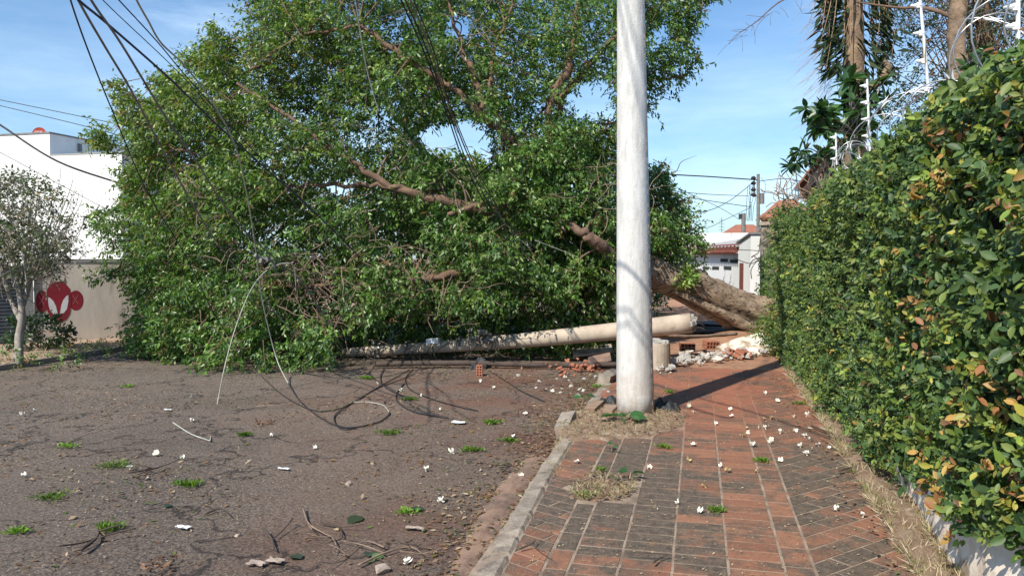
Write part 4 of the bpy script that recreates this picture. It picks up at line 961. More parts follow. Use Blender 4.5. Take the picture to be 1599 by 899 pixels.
# dry grass along the hedge foot, the pole patch and the kerb
def drygrass(name, polys, n, h, lab, z=0.0, extra=None):
    Ps = []
    for poly, m in polys:
        Q = np.array(poly); got = 0
        while got < m:
            x = rng.uniform(Q[:, 0].min(), Q[:, 0].max(), 3000); y = rng.uniform(Q[:, 1].min(), Q[:, 1].max(), 3000); k_ = inpoly(x, y, poly)
            nn = np.array([mnoise.noise(Vector((a * 4, b * 4, 0))) for a, b in zip(x, y)]); k_ &= nn > rng.uniform(-.5, .3, 3000)
            q = np.stack([x[k_], y[k_], np.full(k_.sum(), z + .01)], -1)[: m - got]; Ps.append(q); got += len(q)
    P = np.concatenate(Ps); n = len(P)
    D = unit(np.stack([rng.normal(size=n) * .8 - .15, rng.normal(size=n) * .8, .25 + rng.random(n) * .9], -1))
    pal = np.array([(.46, .37, .24), (.36, .27, .17), (.52, .44, .30), (.26, .18, .11), (.20, .22, .07)])
    C_ = pal[rng.integers(0, 5, n)] * rng.uniform(.7, 1.15, (n, 1))
    o = leafset(name, P, D, unit(rand_unit(n) + np.array((0, -.5, .3))), rng.uniform(.4, 1.3, n) * h, C_, M['dryleaf'], None, BLADE)
    return tag(o, lab, 'grass', kind='stuff')
drygrass('dry_grass', [([(1.05, 1.5), (1.06, 3.9), (1.10, 5.5), (1.15, 8), (1.17, 11.4), (1.42, 11.4), (1.42, 1.5)], 15000)], 0, .085, 'dry straw-coloured grass along the foot of the hedge')
drygrass('dry_weeds', [(DIRT1, 2000), (HOLE, 700)], 0, .05, 'dry grass stubble in the dirt around the pole base', .02)
drygrass('kerb_grass', [(gp((868, 700), (845, 745), (868, 745), (890, 700), (900, 668), (880, 668)), 1500)], 0, .05, 'dry tufts between kerb and gutter', -.02)
vg = [(-10.9, 6), (-10.3, 6), (-10.35, 20), (-10.8, 20)]
o = drygrass('verge_grass', [(vg, 2500)], 0, .12, 'patchy dry grass along the far kerb', -.03)

# ------------------------------------------------------------------ litter
def litter(name, n, gen, size, pal, lab, z):
    xy = gen(n); n = len(xy); P = np.stack([xy[:, 0], xy[:, 1], np.full(n, z + .006) + rng.random(n) * .008], -1)
    D = unit(np.stack([rng.normal(size=n), rng.normal(size=n), rng.normal(size=n) * .18], -1))
    pal = np.array(pal); C_ = pal[rng.integers(0, len(pal), n)] * rng.uniform(.6, 1.25, (n, 1))
    o = leafset(name, P, D, unit(rand_unit(n) * .35 + np.array((0, 0, 1))), rng.uniform(.5, 1.5, n) * size, C_, M['dryleaf'], None, LEAF5)
    return tag(o, lab, 'leaf litter', kind='stuff')
def gen_road(n):
    x = rng.uniform(-10, -1.2, n * 4); y = rng.uniform(2, 16, n * 4); nn = np.array([mnoise.noise(Vector((a * .7, b * .7, 5))) + .5 * mnoise.noise(Vector((a * 2.4, b * 2.4, 5))) for a, b in zip(x, y)])
    k_ = nn > rng.uniform(-.3, .7, n * 4); return np.stack([x[k_], y[k_]], -1)[:n]
TAN = [(.26, .17, .10), (.18, .105, .06), (.36, .27, .17), (.12, .07, .045), (.10, .13, .04), (.22, .12, .06)]
litter('leaf_litter', 5200, gen_road, .045, TAN, 'brown leaf litter scattered over the asphalt', ROADZ)
def gen_kerb(n):
    y = rng.uniform(3, 11.5, n); x = np.array([kerbx(v) for v in y]) - .12 - np.abs(rng.normal(size=n)) * .30 + .10 * rng.random(n); return np.stack([x, y], -1)
def gen_all(n): return np.stack([rng.uniform(-10.2, -1.2, n), 2 + 12 * rng.random(n) ** 1.3], -1)
litter('road_grit', 26000, gen_all, .0125, [(.42, .34, .26), (.30, .23, .17), (.08, .065, .055), (.05, .045, .04), (.22, .16, .12), (.36, .27, .19)], 'loose grit and chips over the worn asphalt', ROADZ)
litter('grit_litter', 16000, gen_road, .018, TAN + [(.40, .32, .22), (.36, .28, .2)], 'fine dry litter and grit strewn over the asphalt', ROADZ)
litter('gutter_litter', 3200, gen_kerb, .038, TAN, 'brown leaf litter gathered in the gutter along the kerb', ROADZ)
def gen_dirt(n):
    out = []
    for pl, m in ((DIRT1, n * 3 // 4), (HOLE, n // 4)):
        Q = np.array(pl); x = rng.uniform(Q[:, 0].min(), Q[:, 0].max(), m * 3); y = rng.uniform(Q[:, 1].min(), Q[:, 1].max(), m * 3); k_ = inpoly(x, y, pl); out.append(np.stack([x[k_], y[k_]], -1)[:m])
    return np.concatenate(out)
litter('dirt_litter', 1100, gen_dirt, .030, TAN + [(.10, .05, .04), (.08, .13, .03)], 'dead leaf bits and crumbs on the dirt by the pole base', .03)
def gen_pave(n): return np.stack([rng.uniform(-1, 1.1, n), rng.uniform(2, 11, n)], -1)
litter('seed_litter', 3600, gen_pave, .014, [(.45, .36, .24), (.5, .42, .25), (.3, .2, .1)], 'tiny dry seeds and husks strewn over the bricks', 0)
def gen_edge(n): return np.stack([rng.uniform(.9, 1.3, n), rng.uniform(2, 11, n)], -1)
litter('edge_litter', 600, gen_edge, .035, TAN, 'fallen brown leaves along the foot of the hedge', .02)

# flowers: five petals round a yellow heart
def flower_mesh(name, m, seed, droop):
    r = random.Random(seed); mb = MB()
    for k in range(5):
        th = k * 2 * math.pi / 5 + r.uniform(-.15, .15); c, s = math.cos(th), math.sin(th)
        pr_ = [(.0, 0, .0), (.5, .46, .014), (.95, .30, .012 + droop * r.uniform(.2, 1.2)), (.98, -.28, .012 + droop * r.uniform(.2, 1.2)), (.5, -.42, .016)]
        mb.add([(a * .036 * c - b * .036 * s, a * .036 * s + b * .036 * c, z) for a, b, z in pr_], [(0, 1, 4), (1, 2, 3, 4)])
    mb.tube([(0, 0, .0), (.004, 0, -.008), (.016, .003, -.01)], .004, 6)
    me = bpy.data.meshes.new(name); me.from_pydata(mb.v, [], mb.f); me.materials.append(m); return me
FM = [flower_mesh('flower', M['petal'], 1, .02), flower_mesh('flower', M['petal'], 2, .035), flower_mesh('flower', M['petal'], 3, .05), flower_mesh('flower', M['petalold'], 4, .04)]
HM_ = MB().tube([(0, 0, .004), (0, 0, .010)], .008, 8); HME = bpy.data.meshes.new('heart'); HME.from_pydata(HM_.v, [], HM_.f); HME.materials.append(M['yellow'])
def flower(px, py, z, label, grp, s=1.0, old=False):
    g = G(px, py, z); o = put(FM[3] if old else random.choice(FM[:3]), 'fallen_flower', (g[0], g[1], z + .014 * s), s, label, 'flower', grp, (random.gauss(0, .5), random.gauss(0, .5), random.random() * 6))
    h = bpy.data.objects.new('heart', HME); col.objects.link(h); h.parent = o
FP = [(1075, 636), (1083, 645), (1142, 641), (1143, 652), (1117, 664), (1239, 652), (1260, 650), (1184, 669), (1195, 670), (1219, 677), (1221, 673), (1240, 674), (1263, 671), (1203, 688), (1166, 676), (1256, 683), (1265, 688), (1278, 697), (1298, 701), (1250, 699), (1257, 708), (1259, 711),
      (1174, 698), (1083, 697), (1219, 721), (1203, 694), (1127, 730), (1060, 787), (1092, 801), (1307, 799), (1348, 808), (1250, 617), (1260, 620), (1214, 628), (1011, 732), (901, 724), (1196, 616), (1136, 738), (1075, 722), (1101, 762), (1183, 738), (1160, 683), (1165, 670), (1192, 656), (1203, 655)]
for i, (x, y) in enumerate(FP): flower(x, y, 0, 'white fallen flower lying on the brick pavement' if i < 37 else 'withered yellowish flower lying on the brick pavement', 'white flowers on the pavement' if i < 37 else 'withered flowers on the pavement', random.uniform(.5, .8), i >= 37)
FR = [(426, 681), (493, 701), (617, 727), (665, 735), (691, 785), (683, 685), (707, 709), (629, 611), (674, 616), (689, 641), (660, 618), (543, 791), (285, 717), (37, 744), (15, 701), (203, 733), (300, 620), (325, 614), (298, 658), (244, 710), (805, 693), (802, 683), (738, 700), (790, 795), (815, 745), (752, 596), (783, 598),
      (770, 607), (820, 648), (541, 597), (55, 642), (35, 650), (380, 590), (460, 580), (862, 613), (905, 610), (880, 590), (633, 881), (676, 852), (590, 600)]
for i, (x, y) in enumerate(FR[::3] + FR[1::3]): flower(x, y, ROADZ + .005, 'white fallen flower lying on the asphalt', 'white flowers on the road', random.uniform(.55, .85), False)
# paper scraps, stones, dead leaves, sticks
def scrap(px, py, w, l, label, m='paper', z=ROADZ):
    g = G(px, py, z); n = 6; vs = [(g[0] + (i / 5 - .5) * w + random.gauss(0, .004), g[1] + (j / 5 - .5) * l + random.gauss(0, .004), z + .018 + .012 * random.random()) for j in range(n) for i in range(n)]
    tag(MB().add(vs, [(j * n + i, j * n + i + 1, (j + 1) * n + i + 1, (j + 1) * n + i) for j in range(5) for i in range(5)]).build('paper_scrap', M[m]), label, 'litter scrap')
for a in ((286, 827, .09, .05, 'white crumpled wrapper on the near left asphalt'), (262, 642, .10, .035, 'flat white scrap on the mid road left of the pale cable'), (716, 662, .15, .09, 'pale crumpled sheet on the road before the kerb'), (443, 735, .10, .03, 'thin pale strip on the middle of the road'),
          (430, 880, .10, .06, 'pale scrap at the bottom edge of the road', 'stone'), (400, 884, .10, .06, 'second pale scrap at the bottom edge of the road, left of its neighbour', 'stone'), (648, 829, .12, .05, 'dull pale scrap on the road right of the curled roots', 'stone')): scrap(*a)
ST = [(544, 757, .035, 'brown fist-sized stone on the middle of the road'), (390, 721, .03, 'flat brown stone beside the white scraps'), (230, 748, .03, 'grey stone among twigs by flattened weeds'), (372, 837, .028, 'small round stone on the near asphalt'), (597, 893, .06, 'flat pale rock at the bottom edge of the road'), (750, 735, .02, 'small pale stone close to the gutter')]
for x, y, s, lab in ST: put(CH[x % 7], 'stone', G(x, y, ROADZ) + np.array((0, 0, s * .3)), s, lab, 'stone').data = chunk_mesh('stone', 1, M['stone'], x, 18, .5)
def stick(pts, r, label, m='twig', z=ROADZ, nm='twig', br=2):
    P_ = [G(x, y, z) + np.array((0, 0, r + .012 + random.random() * .02)) for x, y in pts]; mb = MB(); mb.tube(spline(P_, 5), list(np.linspace(r, r * .4, (len(P_) - 1) * 5 + 1)), 6, lump=.3)
    for k in range(br):
        a = P_[random.randrange(1, len(P_))] if len(P_) > 1 else P_[0]; q = a + np.array((random.gauss(0, .12), random.gauss(0, .12), random.uniform(.0, .05)))
        mb.tube(spline([a, (a + q) / 2 + rand_unit(1)[0] * .01, q], 3), [r * .5] * 7 if False else r * .45, 5)
    return tag(mb.build(nm, M[m], smooth=True), label, 'twig')
stick([(473, 799), (482, 822), (505, 840), (518, 845), (525, 858), (520, 870)], .006, 'long curled root in the near middle of the road', 'twig', br=3)
stick([(500, 822), (528, 828), (534, 845), (512, 855)], .006, 'dark curved root beside the long curled one', 'darkwood')
stick([(415, 836), (425, 848), (428, 866)], .009, 'short black bent twig left of the curled roots', 'darkwood', br=1)
stick([(128, 868), (150, 850), (155, 835)], .012, 'forked black stick beside a green tuft, near left road', 'darkwood', br=3)
stick([(200, 745), (240, 738), (258, 730)], .009, 'brown branching twig beside the flattened weeds', 'darkwood', br=4)
stick([(320, 806), (345, 800), (360, 812)], .006, 'thin dark twig on the mid left asphalt', 'darkwood', br=1)
stick([(560, 888), (600, 870), (640, 860), (660, 874)], .007, 'thin twig beside fallen green leaves at the bottom of the road', br=4)
stick([(600, 860), (570, 850), (540, 872)], .006, 'thin grey twig left of the green leaves, near road', br=3)
stick([(400, 639), (440, 637), (460, 634)], .008, 'thin pale stick left of the cable crossing', br=0)
stick([(150, 712), (200, 707)], .006, 'thin straight twig on the left mid road', 'darkwood', br=1)
stick([(1268, 815 - 145), (1320, 690)], .008, 'thin stick at the edge of the bricks by the hedge', 'darkwood', 0, br=1)
stick([(1310, 742), (1335, 736), (1360, 742)], .008, 'dark twig in dry grass at the hedge foot', 'darkwood', 0, br=2)
stick([(812, 862), (830, 858), (836, 852)], .006, 'small black twig on the bricks beside the kerb', 'darkwood', 0, br=1)
stick([(1020, 887), (1030, 878), (1045, 874)], .006, 'small black twig on bricks at the bottom centre', 'darkwood', 0, br=1)
for i, (x, y, lab) in enumerate(((410, 662, 'clump of curled dry leaves under the looped cable'), (255, 888, 'clump of brown dry leaves at the bottom edge of the road'))):
    c = G(x, y, ROADZ); n = 60; P = c + rng.normal(size=(n, 3)) * np.array((.07, .06, .012)) + np.array((0, 0, .02)); 
    tag(leafset('dry_leaf_clump', P, rand_unit(n) * np.array((1, 1, .4)), rand_unit(n), rng.uniform(.02, .05, n), np.tile((.20, .11, .07), (n, 1)) * rng.uniform(.5, 1.3, (n, 1)), M['dryleaf']), lab, 'dry leaves')
def single_leaf(px, py, L, colr, label, z=ROADZ):
    c = G(px, py, z); o = leafset('fallen_leaf', np.array([c + np.array((0, 0, .012))]), np.array([(random.gauss(0, 1), random.gauss(0, 1), .05)]), np.array([(0.1, 0, 1.)]), [L], np.array([colr]), M['leaf'], None, (LEAF11[0] * np.array((1, 1.5, 1)), LEAF11[1]), True); tag(o, label, 'leaf')
for a in ((565, 808, .14, (.05, .075, .035), 'large dark green leaf flat on the road'), (595, 866, .10, (.16, .26, .10), 'pale green leaf with twigs at the bottom of the road'), (470, 875, .11, (.06, .085, .06), 'grey-green leaf beside the pale green leaf'), (575, 872, .10, (.07, .10, .07), 'dull curled leaf left of the pale green leaf'),
          (255, 794, .07, (.05, .08, .06), 'dark teal leaf on the left mid asphalt'), (640, 797, .11, (.05, .08, .05), 'dark slender leaf over the small bright tuft'), (760, 780, .08, (.32, .16, .08), 'orange-brown leaf on the gutter'), (810, 765, .08, (.34, .16, .08), 'rusty folded leaf near the kerb'), (742, 843, .07, (.25, .12, .06), 'brown leaf at the gutter edge')): single_leaf(*a)
for k in range(30):
    c = random.choice(((700, 680), (820, 700), (740, 870), (560, 640), (450, 690))); x, y = random.gauss(c[0], 45), random.gauss(c[1], 22)
    single_leaf(x, y, random.uniform(.03, .06), (random.uniform(.15, .35), random.uniform(.10, .2), .06), 'small brown fallen leaf on the asphalt'); col.objects[-1]['group'] = 'brown leaves on the road'

# ------------------------------------------------------------------ cables
def cable(pts, r, m, label, ground=None, group=None, parts=None, name='cable', n=8):
    P_ = [W(*p) if len(p) == 3 else G(p[0], p[1], ROADZ) + np.array((0, 0, r + .006)) for p in pts]
    mb = MB(); mb.tube(spline(P_, n), r, 7); o = mb.build(name, M[m], smooth=True); return tag(o, label, 'cable', group)
D0, D1 = 5.5, 11.5
cable([(95, -60, 5.2), (110, 0, 5.6), (138, 80, 6.4), (177, 177, 7.6), (230, 300, 9), (285, 391, 10), (342, 502, 11), (402, 580, 11.45), (403, 583), (440, 617), (486, 641), (523, 641), (550, 630), (595, 603), (640, 578)], 0.0067, 'rubber', 'thin black cable dropping steeply from the sky left of the crown')
cable([(60, -60, 5.0), (122, 0, 5.3), (168, 38, 5.8), (267, 125, 6.8), (333, 190, 7.8), (400, 250, 8.8), (500, 340, 10.4), (560, 400, 11.8), (600, 440, 12.4)], 0.0096, 'navy', 'thick navy cable slanting down across the tree crown')
cable([(95, -60, 5.2), (124, 4, 5.6), (165, 75, 6.2), (200, 133, 6.8), (236, 200, 7.4), (267, 258, 8.2), (320, 351, 9.4), (369, 418, 10.4), (405, 458, 11), (470, 530, 11.6), (540, 575, 12.1)], 0.0096, 'grey_wire', 'grey cable falling in front of the left side of the crown')
cable([(115, -60, 5.2), (142, 0, 5.5), (190, 70, 6), (260, 185, 6.9), (307, 253, 7.8), (347, 316, 8.8), (391, 369, 9.8), (470, 440, 11), (500, 485, 11.5), (545, 560, 12.2)], 0.0096, 'grey_wire', 'grey cable parallel to its neighbour, ending by the fallen pole tip')
cable([(90, -80, 6), (160, 0, 6.4), (290, 125, 7.8), (380, 230, 9.2), (470, 330, 11.2), (500, 365, 12)], 0.0044, 'rubber', 'very thin dark wire fading into the crown top left')
cable([(120, -70, 6), (185, 0, 6.4), (245, 65, 7), (300, 130, 7.8), (400, 240, 9.4), (480, 320, 11), (520, 360, 12)], 0.0059, 'navy', 'thin navy wire beside the bent grey cable')
cable([(190, -50, 5.0), (213, 0, 5.3), (232, 34, 5.6), (252, 68, 5.9), (290, 105, 6.4), (335, 165, 7.2), (368, 230, 8.2), (385, 300, 9), (395, 360, 9.6), (401, 402, 10), (410, 470, 10.6), (431, 557, 11.0), (450, 598, 10.3)], 0.0074, 'pale_wire', 'bent grey cable hanging before the crown down to the road')
cable([(450, 598, 10.3), (469, 628), (503, 655), (540, 669), (587, 662), (606, 650), (608, 645)], 0.0074, 'rubber', 'dark end of the bent cable curling on the road')
cable([(608, 645), (598, 634), (575, 629), (552, 629)], 0.0059, 'pale_wire', 'short pale cable piece closing the loop on the road')
cable([(550, 630), (523, 650), (527, 667), (540, 672), (557, 670)], 0.0074, 'rubber', 'black loop of cable on the road')
cable([(645, 577), (633, 592), (640, 609), (668, 622), (700, 632), (746, 643)], 0.0074, 'rubber', 'black cable arc right of the loops on the road')
cable([(631, 600), (619, 617), (624, 632), (650, 645), (700, 654)], 0.0074, 'rubber', 'black cable curving round the outside of the loops')
cable([(600, 575), (594, 590), (600, 604), (625, 618), (650, 622)], 0.0074, 'rubber', 'short black cable arc nearest the fallen pole tip')
cable([(664, 560, 12.1), (645, 585), (590, 607), (560, 625)], 0.0059, 'rubber', 'black wire from the fallen pole clamps to the loops')
cable([(765, 580), (790, 596), (815, 612), (850, 628)], 0.0067, 'rubber', 'black wire trailing right of the orange brick')
cable([(440, 577), (520, 590), (590, 590), (640, 580), (700, 572)], 0.0052, 'rubber', 'thin black wire lying along the crown foot')
cable([(270, 661), (298, 679), (328, 690)], 0.0067, 'pale_wire', 'short pale stiff wire lying on the road')
cable([(328, 690), (337, 643, 8.9), (351, 572, 9.2), (368, 511, 9.5), (389, 458, 9.9), (408, 430, 10), (425, 418, 10.1), (442, 411, 10.2), (457, 413, 10.3), (461, 430, 10.4), (462, 455, 10.5)], 0.0067, 'pale_wire', 'pale stiff cable arching up from the road to the wire clamp')
c = W(406, 403, 9.97); t = empty('wire_clamp', c, 'grey clamp joining the hanging cables before the crown', 'clamp')
mb = MB(); a, b = W(398, 402, 9.97), W(424, 406, 10.05); mb.tube([a, b], .022, 8); mb.tube([W(424, 406, 10.05), W(430, 420, 10.1)], .018, 8); mb.build('body', M['grey_wire'], t)
mb = MB()
for q in ((400, 400), (408, 408), (418, 403)): mb.box(W(*q, 9.95), (.035, .05, .06), Matrix.Rotation(q[0], 3, 'X'))
mb.build('bolt', M['grey_wire'], t)
for i, (off, lab) in enumerate(((0, 'first black strand of the cable bundle crossing the sky gap'), (7, 'second black strand of the bundle crossing the sky gap'), (15, 'grey-brown strand of the bundle crossing the sky gap'), (20, 'rightmost strand of the bundle crossing the sky gap'))):
    cable([(600 + off, -60, 6.5), (626 + off, 0, 7), (660 + off * .8, 76, 7.8), (694 + off * .5, 166, 9), (720 + off * .7, 242, 10.4), (743 + off * .8, 291, 11.6), (775 + off, 350, 12.3), (800 + off * 2, 390, 12.5)], (.009, .008, .009, .007)[i], ('rubber', 'rubber', 'grey_wire', 'rubber')[i], lab)
cable([(548, -40, 9), (556, 8, 9.2), (571, 100, 9.6), (584, 150, 9.8), (592, 174, 9.9)], 0.0067, 'pale_wire', 'frayed pale wire dangling from above in front of the crown')
cable([(835, 375, 12), (900, 400, 12.2), (860, 385, 12.1)], 0.0044, 'pale_wire', 'pale wire end lying across leaves left of the standing pole')
def farwire(pts, r, lab): return cable(pts, r, 'rubber', lab)
farwire([(-30, 150, 40), (160, 189, 38), (280, 215, 40)], .018, 'upper of two thin wires over the white house')
farwire([(-30, 158, 40), (155, 203, 38), (280, 240, 40)], .018, 'lower of two thin wires over the white house')
farwire([(-30, 178, 17), (0, 195, 17), (90, 252, 17), (198, 290, 17.5), (280, 320, 18)], .022, 'thick dark wire sloping across the front of the white house')
farwire([(-30, 222, 20), (0, 238, 20), (125, 305, 20), (210, 350, 20)], .008, 'faint wire across the lower white house front')
farwire([(1183, 281, 45), (1110, 276, 43), (1040, 272, 41), (900, 262, 38)], .035, 'topmost thick wire running left from the distant pole')
farwire([(1168, 306, 45), (1100, 303, 43), (1040, 297, 41), (900, 280, 38)], .018, 'second wire left of the distant pole')
farwire([(1172, 323, 45), (1110, 314, 43), (1045, 303, 41), (900, 270, 38)], .02, 'third wire left of the distant pole, sloping down')
farwire([(1178, 283, 45), (1140, 313, 44), (1105, 329, 43), (1070, 330, 42), (1040, 322, 41), (1000, 305, 40)], .02, 'sagging wire dipping left of the distant pole')
farwire([(1035, 282, 41), (1080, 304, 43), (1125, 325, 46), (1155, 343, 50)], .016, 'wire slanting down to the small far pole')
farwire([(1186, 283, 45), (1225, 280 - 1, 40), (1262, 286, 34)], .02, 'wire running right from the distant pole top')
farwire([(1170, 325, 45), (1130, 344, 52), (1100, 356, 56), (1040, 356, 56)], .018, 'lowest sagging wire above the far rooftops')
# overhead service wires whose shadows cross the pole and the pavement (they hang above and behind the viewer)
def overhead(pts, dist, r, lab):
    Q = [np.array(p) + S * dist for p in pts]; dirn = unit(Q[-1] - Q[0]); Q = [Q[0] - dirn * 1.2] + Q + [Q[-1] + dirn * 1.2]
    tag(MB().tube(spline(Q, 6), r, 7).build('cable', M['rubber'], smooth=True), lab, 'cable')
overhead([W(964, -20, 7.8), W(985, 70, 7.8), W(1012, 190, 7.8)], 7, .010, 'overhead service wire passing above the pavement')
overhead([W(968, -40, 7.8), W(992, 45, 7.8), W(1014, 130, 7.8)], 7, .010, 'second overhead service wire above the pavement')
overhead([W(962, 480, 7.8), W(990, 500, 7.8), W(1018, 540, 7.8)], 7.5, .012, 'overhead wire crossing above the pavement near the pole')
overhead([W(962, 505, 7.8), W(990, 520, 7.8), W(1018, 556, 7.8)], 7.5, .012, 'fourth overhead wire above the pavement near the pole')
overhead([G(1080, 618), G(1180, 645), G(1320, 692)], 8, .016, 'thick overhead wire above the bricks and hedge')

# ------------------------------------------------------------------ street beyond, right
def wallbox(name, a, b, z0, z1, th, m, parent, side=1):
    a, b = np.array(a), np.array(b); d = unit(b - a); n = np.array((-d[1], d[0])) * th * side
    return MB().prism([tuple(a), tuple(b), tuple(b + n), tuple(a + n)], z0, z1).build(name, m, parent)
PR = W(1172, 402, 20.)[:2]; PL = W(1062, 402, 29.)[:2]; dirw = unit(PL - PR); nrm = np.array((dirw[1], -dirw[0]))
if nrm @ (np.zeros(2) - PR) < 0: nrm = -nrm
t = empty('garage_house', (PR[0], PR[1], 0), 'white garage wall with slot vents and brown tiled eave beyond the trunk', 'house')
Lw = np.linalg.norm(PL - PR)
def gw(s, off=0.0): return PR + dirw * s + nrm * off
def garage():
    piers = MB().prism([tuple(gw(0)), tuple(gw(.95)), tuple(gw(.95, -.5)), tuple(gw(0, -.5))], -.2, 2.05); 
    # pier with sloping top
    z0, z1 = 2.20, 1.98
    q = [gw(0), gw(1.15), gw(1.15, -.4), gw(0, -.4)]
    MB().add([(*q[i], -.2) for i in range(4)] + [(*q[0], z0), (*q[1], z1), (*q[2], z1), (*q[3], z0)], [(3, 2, 1, 0), (4, 5, 6, 7), (0, 1, 5, 4), (1, 2, 6, 5), (2, 3, 7, 6), (3, 0, 4, 7)]).build('pier', M['housewhite'], t)
    q = [gw(-.04, .05), gw(1.2, .05), gw(1.2, -.5), gw(-.04, -.5)]
    MB().add([(*q[0], z0 + .003), (*q[1], z1 + .003), (*q[2], z1 + .003), (*q[3], z0 + .003), (*q[0], z0 + .05), (*q[1], z1 + .05), (*q[2], z1 + .05), (*q[3], z0 + .05)], [(3, 2, 1, 0), (4, 5, 6, 7), (0, 1, 5, 4), (1, 2, 6, 5), (2, 3, 7, 6), (3, 0, 4, 7)]).build('pier_cap', M['coping'], t)
    wallbox('wall', gw(1.15, -.1), gw(Lw, -.1), -.2, 1.72, .3, M['housewhite'], t, 1 if (np.array((-dirw[1], dirw[0])) @ nrm) < 0 else -1)
    for s, zz in ((1.5, 1.50), (2.6, 1.52), (2.2, 1.30), (3.6, 1.28), (4.9, 1.26)):
        MB().prism([tuple(gw(s, -.13)), tuple(gw(s + .8, -.13)), tuple(gw(s + .8, -.085)), tuple(gw(s, -.085))], zz - .05, zz + .04).build('vent_slot', M['slot'], t)
    MB().prism([tuple(gw(.62, -.02)), tuple(gw(.95, -.02)), tuple(gw(.95, .02)), tuple(gw(.62, .02))], -.1, 1.45).build('brown_panel', M['fascia'], t)
    # tiled eave
    mb = MB(); zE = 1.80
    q0, q1, q2, q3 = gw(1.15, .08), gw(Lw, .08), gw(Lw, -.1), gw(1.15, -.1)
    mb.add([(*q0, zE - .08), (*q1, zE - .08), (*q2, zE + .02), (*q3, zE + .02), (*q0, zE + .09), (*q1, zE + .09), (*q2, zE + .19), (*q3, zE + .19)], [(3, 2, 1, 0), (4, 5, 6, 7), (0, 1, 5, 4), (1, 2, 6, 5), (2, 3, 7, 6), (3, 0, 4, 7)])
    s = 1.25
    while s < Lw - .1:
        a = gw(s, .13); b = gw(s, .0); mb.tube([(*a, zE - .06), (*b, zE - .02)], .05, 8); s += .2
    mb.build('eave', M['fascia'], t)
    q0, q1, q2, q3 = gw(1.05, .07), gw(Lw, .07), gw(Lw, -3.2), gw(1.05, -3.2); n = 40; mb = MB(); vs = []
    for i in range(n + 1):
        a = q0 + (q1 - q0) * i / n; b = q3 + (q2 - q3) * i / n; dz = .03 * (i % 2)
        vs += [(*a, zE + .10 + dz), (*b, zE + .62 + dz)]
    mb.add(vs, [(2 * i, 2 * i + 2, 2 * i + 3, 2 * i + 1) for i in range(n)]); mb.add([(x, y, z - .02) for x, y, z in vs], [(2 * i + 1, 2 * i + 3, 2 * i + 2, 2 * i) for i in range(n)]); mb.build('sheet_roof', M['sheetroof'], t)
garage()
def simple_house(name, px0, px1, pyt, d, dep, label, wm, roof=None, roofh=.0, cat='house'):
    a, b = W(px0, 402, d), W(px1, 402, d); zt = W(px0, pyt, d)[2]; t = empty(name, (a[0], a[1], 0), label, cat)
    rad_ = unit(np.array((*((a + b) / 2)[:2], 0))); c = (a + b) / 2 + rad_ * dep / 2; w = np.linalg.norm(b - a); rot = Matrix.Rotation(math.atan2(rad_[1], rad_[0]) - math.pi / 2, 3, 'Z')
    MB().box((c[0], c[1], zt / 2 - .1), (w, dep, zt + .2), rot).build('wall', wm, t)
    if roof:
        rx = rot @ Vector((w / 2 + .3, 0, 0)); ry = rot @ Vector((0, dep / 2 + .3, 0)); cc = Vector((c[0], c[1], zt + .004)); h = Vector((0, 0, roofh))
        rid = rot @ Vector((w / 2 * .5, 0, 0))
        MB().add([cc - rx - ry, cc + rx - ry, cc + rx + ry, cc - rx + ry, cc - rid + h, cc + rid + h], [(3, 2, 1, 0), (0, 1, 5, 4), (1, 2, 5), (2, 3, 4, 5), (3, 0, 4)]).build('roof', roof, t)
    return t
simple_house('low_white_house', 1030, 1180, 364, 48, 6, 'low plain white building far down the street', M['housewhite'])
simple_house('tile_roof_house', 1134, 1190, 364, 62, 8, 'far house with a broad orange tile roof', M['beigewall'], M['tileroof'], .85)
simple_house('hipped_roof_house', 1200, 1256, 340, 27, 4, 'house with small red hipped tile roof beyond the hedge', M['beigewall'], M['tileroof'], .75)
# nearer gabled house above the hedge: dark rake slanting to the left
def gabled():
    a = W(1243, 312, 17.5); ap = W(1303, 232, 17.5); c2 = ap + (ap - a) * np.array((1, 1, -1)); t = empty('gabled_house', (ap[0], ap[1], 0), 'house gable with dark eave rising above the hedge', 'house')
    dpt = np.array((2.9, 4.6, 0)); q = [a, ap, c2]; up = np.array((0, 0, .20))
    for i, j in ((0, 1), (1, 2)):
        p0, p1 = q[i], q[j]
        vs = [p0, p1, p1 + up, p0 + up]; vs = [v_ - FWg * .35 for v_ in vs] + [v_ + dpt for v_ in vs]
        MB().add(vs, [(0, 1, 2, 3), (7, 6, 5, 4), (0, 4, 5, 1), (3, 2, 6, 7), (1, 5, 6, 2), (0, 3, 7, 4)]).build('eave', M['darkeave'], t)
        vs2 = [p0 + up * 1.05, p1 + up * 1.05, p1 + up * 1.35, p0 + up * 1.35]; vs2 = [v_ + FWg * .1 for v_ in vs2] + [v_ + dpt for v_ in vs2]
        MB().add(vs2, [(0, 1, 2, 3), (7, 6, 5, 4), (0, 4, 5, 1), (3, 2, 6, 7), (1, 5, 6, 2), (0, 3, 7, 4)]).build('roof', M['tileroof'], t)
    ins = unit(c2 - a) * .25; b0, b1 = a + ins - np.array((0, 0, .05)), c2 - ins - np.array((0, 0, .05)); gt = ap - np.array((0, 0, .12))
    vs = [(b0[0], b0[1], -.1), (b1[0], b1[1], -.1), tuple(b1), tuple(gt), tuple(b0)]; dpt = dpt * .9; bk = [(x + dpt[0], y + dpt[1], z) for x, y, z in vs]
    MB().add(vs + bk, [(0, 1, 2, 3, 4), (9, 8, 7, 6, 5), (0, 5, 6, 1), (1, 6, 7, 2), (4, 9, 5, 0)]).build('wall', M['darkeave'], t)
gabled()
